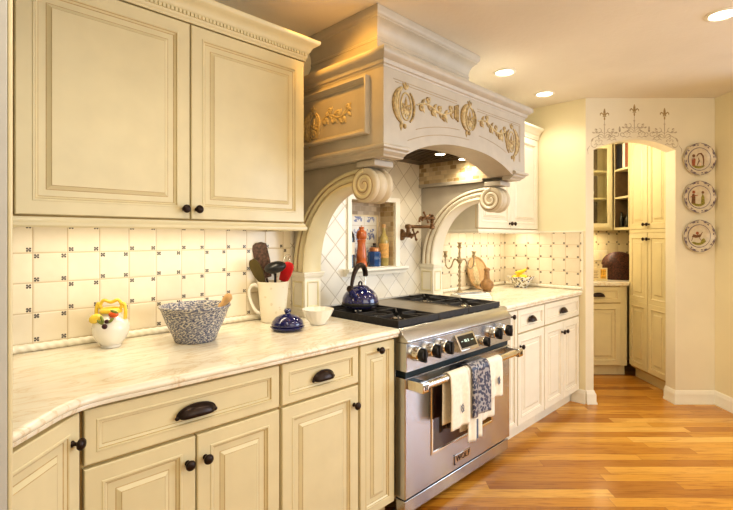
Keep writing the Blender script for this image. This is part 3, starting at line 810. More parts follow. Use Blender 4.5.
for cx in (.18, .81):
    for cy in (-.525, -.225):
        bb = MB().lathe([(.062, .9225), (.060, .926), (.045, .929), (.045, .934), (.040, .9365), (0, .9375)], 24, c=(cx, cy, 0), mats=[0, 0, 0, 1, 1])
        bb.build('burner', ['iron', 'chrome'], rg, smooth=40)
w = MB().box((.345, -.672, .9225), (.631, -.658, .955), 0).box((.347, -.657, .9225), (.629, -.075, .950), 1)
w.box((.347, -.657, .950), (.36, -.075, .9535), 1); w.box((.616, -.657, .950), (.629, -.075, .9535), 1)
w.build('griddle', ['iron', 'griddle'], rg, bevel=.002)
MB().box((0, -.062, .9225), (RW, -.0125, .952)).build('back_trim', 'steel', rg, bevel=.002)
for k in range(6):
    MB().lathe([(.006, 0), (.006, .004), (0, .006)], 10, c=(.36+k*.105, -.681, .9225)).build('stud', 'chrome', rg)

# ------------------------------------------------------------------ hood
HX0, HX1, HY0 = 1.490, 2.820, -.756
HC = (HX0+HX1)/2
HB, HT = 1.745, 2.135
hood = thing('range_hood', 'large carved cream mantel hood with arched front above the range', 'hood', (HC, 0, 0))
hx0, hx1 = HX0-HC, HX1-HC
AX = .50        # half width of the arched opening
apts = []
for k in range(0, 25):
    f = -1+2*k/24; apts.append((AX*f, HB+.098*(1-abs(f)**2.3)**.95 if abs(f) < 1 else HB))
outl = [(hx0, HB)] + apts + [(hx1, HB), (hx1, HT), (hx0, HT)]
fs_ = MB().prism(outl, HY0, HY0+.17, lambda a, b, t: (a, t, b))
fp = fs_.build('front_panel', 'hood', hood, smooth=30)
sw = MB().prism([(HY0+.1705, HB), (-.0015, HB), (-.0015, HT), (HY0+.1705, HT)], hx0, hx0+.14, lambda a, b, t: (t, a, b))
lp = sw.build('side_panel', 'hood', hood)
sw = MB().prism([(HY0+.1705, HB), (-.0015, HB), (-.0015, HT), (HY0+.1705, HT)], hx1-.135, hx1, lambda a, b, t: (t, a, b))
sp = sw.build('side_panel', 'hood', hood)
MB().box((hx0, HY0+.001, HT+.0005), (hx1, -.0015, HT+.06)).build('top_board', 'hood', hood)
# mantel moulding
mant = [(-.02, HT-.022), (.002, HT-.022), (.004, HT-.014), (.010, HT-.010), (.013, HT-.002), (.014, HT+.006), (.026, HT+.014), (.036, HT+.022), (.040, HT+.028), (.040, HT+.044), (.036, HT+.050), (.024, HT+.053), (-.02, HT+.0605)]
pth = [(hx0, -.0015), (hx0, HY0), (hx1, HY0), (hx1, -.0015)]
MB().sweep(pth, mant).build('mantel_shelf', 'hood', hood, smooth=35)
# crown: base board, waist and cove up to the ceiling
cl_, cf_, cr_ = .179, .209, .292
cp = [(hx0+cl_, -.0015), (hx0+cl_, HY0+cf_), (hx1-cr_, HY0+cf_), (hx1-cr_, -.0015)]
z0 = HT+.061
cz = CEIL-.0015-z0
crown = [(-.10, z0), (.066, z0), (.064, z0+.010), (.050, z0+.040), (.028, z0+.075), (.006, z0+.110), (-.010, z0+.140), (-.014, z0+.156), (-.010, z0+.160), (-.010, z0+.170), (-.014, z0+.174), (-.013, z0+.190), (-.008, z0+.210), (.002, z0+.230), (.018, z0+.248), (.026, z0+.252), (.026, z0+.260), (.034, z0+.266), (.038, z0+.276), (.038, CEIL-.0015), (-.10, CEIL-.0015)]
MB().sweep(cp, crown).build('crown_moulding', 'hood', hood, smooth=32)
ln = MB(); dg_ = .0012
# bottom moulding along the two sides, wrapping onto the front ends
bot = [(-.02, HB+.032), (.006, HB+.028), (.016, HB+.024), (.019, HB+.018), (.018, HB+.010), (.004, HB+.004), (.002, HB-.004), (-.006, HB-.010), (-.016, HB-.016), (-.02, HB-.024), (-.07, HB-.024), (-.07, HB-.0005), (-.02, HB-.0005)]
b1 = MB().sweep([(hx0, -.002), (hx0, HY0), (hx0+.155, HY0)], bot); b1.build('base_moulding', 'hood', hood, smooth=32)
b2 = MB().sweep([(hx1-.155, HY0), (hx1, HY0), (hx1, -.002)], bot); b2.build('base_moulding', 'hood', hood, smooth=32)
# raised frame moulding on the left side panel
def frame_on_side(y0, y1, zz0, zz1):
    w = MB()
    M4 = Matrix(((0, -1, 0, hx0), (-1, 0, 0, y1), (0, 0, 1, zz0), (0, 0, 0, 1)))
    return w
fw = MB(); ya, yb_, za, zb_ = HY0+.085, -.03, HB+.080, HT-.045
def side_loop(ins, out): return [(hx0-out, ya+ins, za+ins), (hx0-out, yb_-ins, za+ins), (hx0-out, yb_-ins, zb_-ins), (hx0-out, ya+ins, zb_-ins)]
lo_ = [(0, .0), (.0, .018), (.003, .026), (.010, .028), (.016, .022), (.022, .010), (.026, .008), (.030, .001)]
vs = []; 
for i_, o_ in lo_: vs += side_loop(i_, o_)
fw.add(vs, [(i*4+k, i*4+(k+1) % 4, (i+1)*4+(k+1) % 4, (i+1)*4+k) for i in range(len(lo_)-1) for k in range(4)])
fw.build('panel_frame', 'hood', lp, smooth=30)
# liner under the hood with lamps
LZ = 1.890
li = MB().box((hx0+.1405, HY0+.1705, LZ), (hx1-.1355, -.0095, LZ+.012), 1)
for k in range(13):
    yy = HY0+.20+k*.034; li.box((hx0+.26, yy, LZ-.006), (hx1-.26, yy+.016, LZ-.0005), 0)
li.box((hx0+.22, HY0+.175, LZ-.012), (hx1-.22, HY0+.19, LZ-.0005), 0)
lin = li.build('liner', ['mesh_filter', 'mesh_filter'], hood)
for xx in (2.357-HC, 2.613-HC):
    MB().lathe([(0, LZ-.016), (.030, LZ-.016), (.036, LZ-.012), (.036, LZ-.001)], 20, c=(xx, -.43, 0), mats=[0, 1, 1]).build('hood_lamp', ['bulb', 'chrome'], lin)
for xx in (hx0+.1402, hx1-.1353-.006):
    MB().box((xx, HY0+.172, HB+.0005), (xx+.006, -.0095, LZ-.0005)).build('mosaic_band', 'mosaic_side', hood)
    MB().box((xx-.0 if xx < 0 else xx-.008, HY0+.218, HB-.0242), (xx+.014 if xx < 0 else xx+.006, -.0095, HB)).build('mosaic_ledge', 'hood', hood, bevel=.003)

# carvings: strokes and leaves laid on a plane
def onfront(a, b, o): return (a, HY0-o, b)
def onside(a, b, o): return (hx0-o, a, b)
def stroke(w, fn, pts, r, m=0, fl=.7, lift=.002):
    P = [fn(a, b, lift) for a, b in pts]; N = (Vector(fn(0, 0, 1))-Vector(fn(0, 0, 0))).normalized()
    w.tube(P, r, 8, m, flat=(N, fl))
def taper(n, r, e=.25): return [r*(e+(1-e)*math.sin(PI*min(1, (k+.6)/(n*.62)) if k < n*.31 else PI/2*(1-(k-n*.31)/(n*.69))*1.0) if True else r) for k in range(n)]
def tap(n, r, e=.3): return [r*(e+(1-e)*math.sin(PI*(k+.3)/(n-.4))) for k in range(n)]
def leaf(w, fn, c, L, wd, ang, m=0, th=.008):
    N = Vector(fn(0, 0, 1))-Vector(fn(0, 0, 0)); n = 7; cs = []
    pts = [(c[0]+L*k/(n-1)*math.cos(ang), c[1]+L*k/(n-1)*math.sin(ang)) for k in range(n)]
    w.tube([fn(a, b, .001) for a, b in pts], [wd/2*max(.06, math.sin(PI*(k/(n-1))**.75)) for k in range(n)], 8, m, flat=(N.normalized(), th/(wd/2)*.8))
def ball(w, fn, c, r, m=0, th=.8):
    p = fn(c[0], c[1], 0); N = Vector(fn(0, 0, 1))-Vector(fn(0, 0, 0))
    rr = [r, r, r]; 
    for i in range(3):
        if abs(N[i]) > .5: rr[i] = r*th
    w.ell(p, rr, m, 10, 6)
def spir(c, r0, r1, a0, turns, n=22, sx=1):
    return [(c[0]+sx*(r0+(r1-r0)*k/n)*math.cos(a0+2*PI*turns*k/n), c[1]+(r0+(r1-r0)*k/n)*math.sin(a0+2*PI*turns*k/n)) for k in range(n+1)]
def cartouche(w, fn, cx, cz, sx=1, hw=.062, hh_=.088):
    # ribbed C band on the outer side
    for q, (o, r) in enumerate(((.0, .010), (.016, .009), (.030, .006))):
        pts = [(cx-sx*(hw+.012-o)*math.cos(a)+sx*.01, cz+(hh_-.004)*math.sin(a)) for a in [R(-70+140*k/14) for k in range(15)]]
        stroke(w, fn, pts, tap(15, r, .5), q % 2, .9)
    pts = [(cx+sx*(hw-.010)*math.cos(a)+sx*.012, cz+(hh_-.012)*math.sin(a)) for a in [R(-60+120*k/14) for k in range(15)]]
    stroke(w, fn, pts, tap(15, .008, .5), 0, .9)
    pts = [(cx+sx*.014+.036*math.cos(2*PI*k/24), cz+.062*math.sin(2*PI*k/24)) for k in range(25)]
    stroke(w, fn, pts, .0045, 1, .9)
    for a in (90, 40, 140, -10, 190): leaf(w, fn, (cx+sx*.014, cz-.012), .058 if a == 90 else .042, .020, R(a), 0)
    for a in (-60, -120, -90): leaf(w, fn, (cx+sx*.014, cz-.012), .042, .016, R(a), 1)
    ball(w, fn, (cx+sx*.014, cz-.006), .012, 0)
    for a in (50, 90, 130): leaf(w, fn, (cx+sx*.012, cz+hh_-.01), .034, .018, R(a), 0)
    ball(w, fn, (cx+sx*.012, cz+hh_-.004), .011, 1); 
    leaf(w, fn, (cx-sx*.02, cz-hh_+.012), .04, .022, R(-90), 0); ball(w, fn, (cx+sx*.005, cz-hh_-.002), .012, 0)
def acanthus(w, fn, x0, z0, x1, z1, amp=.02):
    n = 26; pts = []
    for k in range(n):
        f = k/(n-1); pts.append((x0+(x1-x0)*f, z0+(z1-z0)*f+amp*math.sin(2*PI*f*1.1)))
    stroke(w, fn, pts, tap(n, .006, .5), 1, .9)
    d = 1 if x1 > x0 else -1
    for k in range(3, n-1, 4):
        sg = 1 if (k//4) % 2 else -1
        stroke(w, fn, spir((pts[k][0], pts[k][1]+sg*.021), .017, .005, -sg*PI/2, .8, 14, sx=d), tap(15, .0068, .5), 0, .9)
        ball(w, fn, (pts[k][0], pts[k][1]+sg*.021), .009, 0)
        leaf(w, fn, pts[k], .048, .024, (PI/2*sg*.65) if d > 0 else PI-PI/2*sg*.65, 1)
        leaf(w, fn, pts[k], .042, .020, (-PI/2*sg*.5) if d > 0 else PI+PI/2*sg*.5, 0)
    ball(w, fn, pts[-1], .010, 0)
w = MB(); cartouche(w, onfront, -.528, 1.962, 1, .070, .090); w.build('cartouche_carving', ['gold', 'gold_light'], fp, smooth=50)
w = MB(); cartouche(w, onfront, .500, 1.945, -1, .074, .092); w.build('cartouche_carving', ['gold', 'gold_light'], fp, smooth=50)
w = MB(); cartouche(w, onfront, .010, 2.003, 1, .066, .078)
for k in range(3): stroke(w, onfront, [(-.092-k*.014, 2.055-.006*k), (-.092-k*.014, 1.965+.006*k)], .006, 0, .9)
w.build('cartouche_carving', ['gold', 'gold_light'], fp, smooth=50)
w = MB(); acanthus(w, onfront, -.435, 1.985, -.14, 2.000, .016); w.build('acanthus_carving', ['gold', 'gold_light'], fp, smooth=50)
w = MB(); acanthus(w, onfront, .105, 2.005, .42, 1.985, .018); leaf(w, onfront, (.41, 1.97), .08, .034, R(-60), 0); leaf(w, onfront, (.37, 1.985), .06, .028, R(-75), 1)
w.build('acanthus_carving', ['gold', 'gold_light'], fp, smooth=50)
# glaze line frame following the arch
w = MB()
def lineup(pts, r=.0016): stroke(w, onfront, pts, r, 0, .8, .0006)
for o in (0, .012):
    lineup([(-.61+o, 1.86), (-.61+o, 2.075-o)]) if o == 0 and False else None
    lineup([(-.60+o, 2.072-o), (-.10, 2.072-o)]); lineup([(.10, 2.072-o), (.60-o, 2.072-o)])
    lineup([(.60-o, 2.072-o), (.60-o, 1.835)])
def arcz(x, up): f = min(.999, abs(x)/(AX+.04)); return HB+up+.098*(1-f**2.3)**.95
lineup([(-.50+k*.0225, arcz(-.50+k*.0225, .045)) for k in range(24)])
lineup([(-.44+k*.0175, arcz(-.44+k*.0175, .085)) for k in range(22)]); lineup([(.12+k*.018, arcz(.12+k*.018, .085)) for k in range(18)])
w.build('glaze_lines', 'hood_line', fp)
# carving on the left side panel
w = MB(); cy, cz_ = -.255, 1.945
def os2(a, b, o): return onside(cy-a, b, o)
cartouche(w, os2, 0, 1.925, 1, .06, .085)
acanthus(w, os2, .08, 1.945, .285, 1.955, .014); acanthus(w, os2, -.08, 1.945, -.22, 1.955, .014)
w.build('cartouche_carving', ['gold_light', 'gold_light'], lp, smooth=50)

# ------------------------------------------------------------------ hood brackets
def bracket(name, label, x0, x1):
    r = thing(name, label, 'bracket', ((x0+x1)/2, 0, 0)); hw = (x1-x0)/2
    PZ = 1.168; PD = .135
    # pilaster with recessed panels and capital
    w = MB().box((-hw+.006, -PD+.006, CT+.0008), (hw-.006, -.0095, PZ-.03))
    w.box((-hw, -PD, CT+.0008), (hw, -.0095, CT+.03))
    pil = w.build('pilaster', 'cream_light', r, bevel=.002)
    fw = MB()
    for fn, hwid in (((lambda a, b, o: (a, -PD+.006-o, b)), hw-.022), ((lambda a, b, o: (-hw+.006-o, -.07+a, b)), .045), ((lambda a, b, o: (hw-.006+o, -.07+a, b)), .045)):
        vs = []
        for i_, o_ in ((0, .0), (0, .004), (.005, .005), (.010, .001)):
            za_, zb2 = CT+.05+i_, PZ-.05-i_; q = hwid-i_
            vs += [fn(-q, za_, o_), fn(q, za_, o_), fn(q, zb2, o_), fn(-q, zb2, o_)]
        fw.add(vs, [(i*4+k, i*4+(k+1) % 4, (i+1)*4+(k+1) % 4, (i+1)*4+k) for i in range(3) for k in range(4)])
    fw.build('panel_moulding', 'cream', pil, smooth=25)
    cap = [(-.02, PZ-.03), (.0, PZ-.03), (.003, PZ-.024), (.006, PZ-.018), (.006, PZ-.010), (.010, PZ-.006), (.010, PZ), (-.02, PZ)]
    cw = MB().sweep([(-hw, -.0095), (-hw, -PD), (hw, -PD), (hw, -.0095)], cap)
    cw.box((-hw+.002, -PD+.002, PZ-.006), (hw-.002, -.0095, PZ-.0005)); cw.build('capital', 'cream_light', pil, smooth=30)
    # arm outline in (y, z): quarter-ellipse arch ending in a volute
    VC = (-.588, 1.604); VR = .083
    outer = []; inner = []
    n = 28
    for k in range(n+1):
        t = (PI/2)*k/n
        outer.append((-.585+.560*math.cos(t)**.92 if t < PI/2-1e-6 else -.585, PZ+.001+(1.687-PZ)*math.sin(t)**.95))
        inner.append((-.515+.385*math.cos(t)**.92 if t < PI/2-1e-6 else -.515, PZ+.001+(1.600-PZ)*math.sin(t)**.95))
    # layered bands give the carved ridges
    def lerp(f): return [(o[0]+(i[0]-o[0])*f, o[1]+(i[1]-o[1])*f) for o, i in zip(outer, inner)]
    arm = MB()
    prof = [(0, .70), (.04, .92), (.14, 1.0), (.20, .98), (.24, .84), (.32, .80), (.40, .90), (.50, .98), (.60, .90), (.66, .80), (.72, .82), (.80, .98), (.92, 1.0), (1.0, .86)]
    k = len(prof); vs = []
    rows = [lerp(f) for f, _ in prof]
    for i in range(n+1):
        for j, (f, q) in enumerate(prof): vs.append((-hw*q, rows[j][i][0], rows[j][i][1]))
        for j, (f, q) in reversed(list(enumerate(prof))): vs.append((hw*q, rows[j][i][0], rows[j][i][1]))
    kk = 2*k; fs = [(i*kk+j, (i+1)*kk+j, (i+1)*kk+(j+1) % kk, i*kk+(j+1) % kk) for i in range(n) for j in range(kk)]
    fs += [tuple(range(kk)), tuple(n*kk+j for j in range(kk))[::-1]]
    dk = {4, 8}
    arm.add(vs, fs, [1 if (f_ < n*kk and (f_ % kk) in (4, 9, kk-6, kk-11)) else 0 for f_ in range(len(fs))]); arm.build('scroll_arm', ['cream' if x0 < 2 else 'cream_light', 'hood_line'], r, smooth=50)
    # volute: drum with grooves across the front and a spiral on each face
    v = MB(); seg = 40; prx = [(-1.0, .86), (-.97, .95), (-.86, 1.0), (-.62, .99), (-.52, .90), (-.40, .87), (-.30, .93), (0, .98), (.30, .93), (.40, .87), (.52, .90), (.62, .99), (.86, 1.0), (.97, .95), (1.0, .86)]
    v.lathe([(VR*q, x*hw) for x, q in prx], seg, c=(0, VC[0], VC[1]), ax='x')
    vo = v.build('volute', 'volute', r, smooth=50)
    sp_ = MB()
    for sg in (-1, 1):
        sp_ = MB(); pts = []
        for q in range(64):
            f = q/63; a = PI/2 + sg*0 + 2*PI*2.15*f; rr = VR*.84*(1-f)**.85+.010
            pts.append((sg*(hw+.001), VC[0]-rr*math.cos(a), VC[1]+rr*math.sin(a)))
        sp_.tube(pts, [.0042*(1-.4*q/63) for q in range(64)], 8, 0, flat=((1, 0, 0), .6))
        sp_.build('spiral', 'hood_line', vo, smooth=60)
        rb = MB(); pts = []
        for q in range(64):
            f = q/63; a = PI/2+2*PI*2.0*f; rr = VR*.76*(1-f)**.85+.006
            pts.append((sg*(hw-.001), VC[0]-rr*math.cos(a), VC[1]+rr*math.sin(a)))
        rb.tube(pts, [.0105*(1-.5*q/63) for q in range(64)], 8, 0, flat=((1, 0, 0), .9))
        rb.build('spiral_band', 'cream' if x0 < 2 else 'cream_light', vo, smooth=60)
    # spandrel between arm and hood
    so = [(-.0095, PZ+.01)]
    so = [p for p in lerp(.10)]
    poly = [(p[0], p[1]) for p in so] + [(-.60, HB-.026), (-.0095, HB-.026), (-.0095, PZ+.002)]
    s_ = MB().prism(poly, -hw*.62, hw*.62, lambda a, b, t: (t, a, b)); s_.build('spandrel', 'hood', r, smooth=25)
    # block that meets the hood
    MB().box((-hw-.004, -.664, 1.689), (hw+.004, -.545, HB-.0255)).build('cap_block', 'hood', r, bevel=.004)
    return r
bracket('hood_bracket', 'cream scroll bracket on a panelled base, left end of the hood', 1.532, 1.655)
bracket('hood_bracket', 'cream scroll bracket on a panelled base, right end of the hood', 2.682, 2.800)
# ------------------------------------------------------------------ pantry behind the arch
def at_a(u, d, z=0): return A(u, d, z)
UT = 2.575                    # front plane of the tall cabinet
pc = base_cab('base_cabinet', 'shadowed cream base cabinet with drawer and door, in the pantry beyond the arch', 0, 0, .456, ROT_A, kind='single', knob_side='l', paint='cream_pantry', loc=A(2.042, 4.555), depth=.57)
MB().box((.4575, 0, .10), (.521, .05, .884)).build('filler', 'cream_pantry', pc)
MB().box((.457, .045, .0005), (.521, .060, .0995)).build('toe_kick', 'cream_pantry', pc)
o = MB().prism([(0, -.035), (.528, -.035), (.528, .004), (1.10, .004), (1.10, .583), (0, .583)], .885, .925, lambda a, b, t: (a, b, t)).build('countertop', 'marble', None, A(2.04, 4.553), (0, 0, ROT_A), bevel=.008)
tag(o, 'short marble countertop in the pantry beyond the arch', 'countertop')
S(MB().box((1.72, 5.128, .926), (3.19, 5.139, 1.50)), 'trim_13', mk_tile('painted dot tile pantry', 0, 2.33, .9575, base=(.74, .62, .38)), loc=A(0, 0), rot=(0, 0, ROT_A))
# tall cabinet: local x runs toward the camera
TD0, TD1 = 4.545, 3.945; tw = TD0-TD1
tc = thing('tall_cabinet', 'tall cream pantry cabinet with four doors, right side beyond the arch', 'cabinet', A(UT+.021, TD0), R(-135))
w = MB().box((0, 0, .10), (tw, .55, 2.35), 0); w.mi[w.f.index([0, 1, 5, 4])] = 1; w.build('carcass', ['cream_pantry', 'gap'], tc)
MB().box((0, .045, .0005), (tw, .06, .0995)).build('toe_kick', 'cream_pantry', tc)
MB().box((G, -.019, 1.405), (tw-G, -.0005, 1.436)).build('rail', 'cream_pantry', tc)
for i in range(2):
    x0 = G+i*tw/2; dw = tw/2-1.5*G; kx = (tw/2-.028) if i == 0 else (tw/2+.028)
    door(tc, x0, .122, dw, 1.280, st=.045, paint='cream_pantry', rows=[(0, .63), (.63, 1.280)], knob_at=(kx, 1.345))
    door(tc, x0, 1.438, dw, .90, st=.045, paint='cream_pantry', knob_at=(kx, 1.480))
# glass fronted wall cabinet on the pantry's back wall
gw = .72; gc = thing('glass_cabinet', 'cream glass door wall cabinet holding dishes, in the pantry beyond the arch', 'cabinet', A(1.845, 4.822), ROT_A)
gz0, gz1 = 1.462, 2.33
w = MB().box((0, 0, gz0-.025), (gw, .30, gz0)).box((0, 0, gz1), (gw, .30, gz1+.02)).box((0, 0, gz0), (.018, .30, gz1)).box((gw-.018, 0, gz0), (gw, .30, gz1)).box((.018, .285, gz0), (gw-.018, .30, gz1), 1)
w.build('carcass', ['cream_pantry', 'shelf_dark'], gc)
for z in (1.756, 2.040): MB().box((.019, .012, z), (gw-.019, .284, z+.02)).build('shelf', 'cream_pantry', gc)
gd = MB(); a, b = .045, .045
gd.box((0, -.021, 0), (gw-.02, -.001, b)).box((0, -.021, gz1-gz0-b), (gw-.02, -.001, gz1-gz0)).box((0, -.021, b), (a, -.001, gz1-gz0-b)).box((gw-.02-a, -.021, b), (gw-.02, -.001, gz1-gz0-b))
gdo = gd.build('door', 'cream_pantry', gc, (0, 0, gz0), bevel=.002)
MB().box((a, -.012, b), (gw-.02-a, -.009, gz1-gz0-b)).build('pane', 'glass', gdo)
# open shelves beside the tall cabinet
sh = thing('open_shelf_cabinet', 'open cream shelf unit with binders, between glass cabinet and tall pantry doors', 'cabinet', A(UT+.003, 4.822), R(-135))
sl = .27
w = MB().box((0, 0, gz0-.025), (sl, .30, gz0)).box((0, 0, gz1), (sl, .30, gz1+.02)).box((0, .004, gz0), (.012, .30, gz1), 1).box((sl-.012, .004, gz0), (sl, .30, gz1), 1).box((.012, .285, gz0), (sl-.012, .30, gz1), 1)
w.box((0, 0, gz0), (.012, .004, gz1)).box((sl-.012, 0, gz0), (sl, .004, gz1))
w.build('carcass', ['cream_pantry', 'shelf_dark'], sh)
for z in (1.757, 2.042): MB().box((.0125, 0, z), (sl-.0125, .284, z+.018)).build('shelf', 'cream_pantry', sh)
def shp(a, b, z):            # local shelf point -> world
    return A(UT+.003+b, 4.822-a, z)
for i, (a, wd_, mt, lb, hh) in enumerate(((.02, .052, 'binder', 'tall black binder, left end of the top open shelf', .25), (.075, .052, 'binder', 'tall black binder in the middle of the top open shelf', .245), (.135, .042, 'white_trim', 'white spined book between black binder and red patterned book', .25), (.181, .062, 'red_book', 'red patterned book at the right end of the top open shelf', .25))):
    t = thing('book', lb, 'book', shp(a, .012, 2.0603), R(-135), 'books on the top open shelf')
    MB().box((0, 0, 0), (wd_, .19, hh)).build('cover', mt, t, bevel=.003)
    MB().box((.004, .191, .004), (wd_-.004, .196, hh-.004)).build('pages', 'white_trim', t)
for i, (a, b, mt, hh, lb) in enumerate(((.05, .05, 'wine', .16, 'dark bottle at the left of the lowest open shelf'), (.10, .09, 'wine', .20, 'tall dark bottle at the middle of the lowest open shelf'), (.155, .05, 'wine', .14, 'short dark bottle at the middle of the lowest open shelf'), (.205, .07, 'tan', .11, 'brown jar at the right end of the lowest open shelf'))):
    t = thing('bottle', lb, 'bottle', shp(a, b, gz0+.0006), 0, 'bottles on the lowest open shelf')
    MB().lathe([(0, 0), (.022, 0), (.024, .004), (.024, hh*.55), (.010, hh*.72), (.009, hh*.93), (0, hh*.93)], 16).build('body', mt, t, smooth=50)
    MB().lathe([(0, hh*.931), (.011, hh*.931), (.011, hh), (0, hh)], 12).build('cap', 'bronze', t)
# dishes behind the glass
def dish(name, lb, u, d, z, prof, mt, cat, g=None):
    t = MB().lathe(prof, 24).build(name, mt, None, A(u, d, z), smooth=50); tag(t, lb, cat, g); return t
dish('cup', 'white cup on the middle glass cabinet shelf', 2.37, 4.93, 1.7765, [(0, 0), (.030, 0), (.034, .004), (.046, .04), (.050, .075), (.047, .075), (.042, .04), (.028, .008), (0, .006)], 'white_china', 'cup')
dish('saucer', 'white saucer on the top glass cabinet shelf', 2.36, 4.94, 2.0605, [(0, 0), (.035, 0), (.038, .004), (.07, .018), (.07, .021), (.036, .009), (0, .008)], 'white_china', 'saucer')
dish('bowl', 'white bowl on the bottom of the glass cabinet', 2.35, 4.95, gz0+.0006, [(0, 0), (.03, 0), (.034, .004), (.07, .05), (.067, .05), (.03, .008), (0, .007)], 'white_china', 'bowl')
# basket, card, outlet
bk = thing('bread_basket', 'dark brown woven basket with domed lid on the pantry counter', 'basket', A(2.635, 4.84, CT+.0008), ROT_A)
w = MB(); n = 44; rows = []
for i in range(14):
    z = .150*i/13; f = .90+.10*math.sin(PI*(i/13)*.6); rows.append([((.143*f+.005*math.cos(k*PI+i*PI))*math.copysign(abs(math.cos(2*PI*k/n))**.7, math.cos(2*PI*k/n)), (.115*f+.003*math.cos(k*PI+i*PI))*math.copysign(abs(math.sin(2*PI*k/n))**.7, math.sin(2*PI*k/n)), z) for k in range(n)])
vs = [p for r_ in rows for p in r_]
w.add(vs, [(i*n+k, i*n+(k+1) % n, (i+1)*n+(k+1) % n, (i+1)*n+k) for i in range(13) for k in range(n)]+[tuple(range(n))[::-1]])
w.build('body', 'basket', bk, smooth=60)
w = MB(); vs = []; m_ = 10
for i in range(m_+1):
    a = PI/2*i/m_; q = math.cos(a)
    for k in range(n):
        c, s_ = math.cos(2*PI*k/n), math.sin(2*PI*k/n)
        bm_ = .005*math.cos(k*PI+i*PI)
        vs.append(((.152*q+bm_)*math.copysign(abs(c)**.7, c), (.122*q+bm_)*math.copysign(abs(s_)**.7, s_), .151+.135*math.sin(a)))
w.add(vs, [(i*n+k, i*n+(k+1) % n, (i+1)*n+(k+1) % n, (i+1)*n+k) for i in range(m_) for k in range(n)]+[tuple(range(n))[::-1]])
w.build('lid', 'basket', bk, smooth=60)
MB().tube([(.154*math.cos(2*PI*k/40), .124*math.sin(2*PI*k/40), .150) for k in range(41)], .006, 6).build('rim', 'basket', bk, smooth=60)
w = MB().tube([(-.143-.0*k, -.035+.07*k/6, .16+.02*math.sin(PI*k/6)) for k in range(7)], .010, 8); w.build('handle', 'basket', bk)
cd = thing('recipe_card', 'small cream card with orange picture beside the woven basket', 'card', A(2.35, 4.66, CT+.0008), ROT_A)
MB().prism([(0, 0), (.05, 0), (.008, .128), (.0, .128)], -.075, .075, lambda a, b, t: (t, a, b)).build('card', 'card', cd)
MB().add([(.005, -.0008, .02), (.06, -.0008, .02), (.06, -.0008, .115), (.005, -.0008, .115)], [(0, 1, 2, 3)]).build('picture', 'card_art', cd)
w = MB()
for k in range(5): w.box((-.062, -.0012, .030+k*.016), (-.062+.045-.008*(k % 2), -.0002, .034+k*.016))
w.build('lettering', 'plate_brown', cd)
ol = thing('wall_outlet', 'pale outlet plate on the pantry backsplash, left of the basket', 'outlet', A(2.592, 5.1272, 1.105), ROT_A)
MB().box((-.075, -.007, 0), (.075, -.0005, .115)).build('plate', 'outlet', ol, bevel=.003)
for xx in (-.035, .035): MB().box((xx-.017, -.009, .024), (xx+.017, -.0072, .091)).build('socket', 'card', ol, bevel=.002)

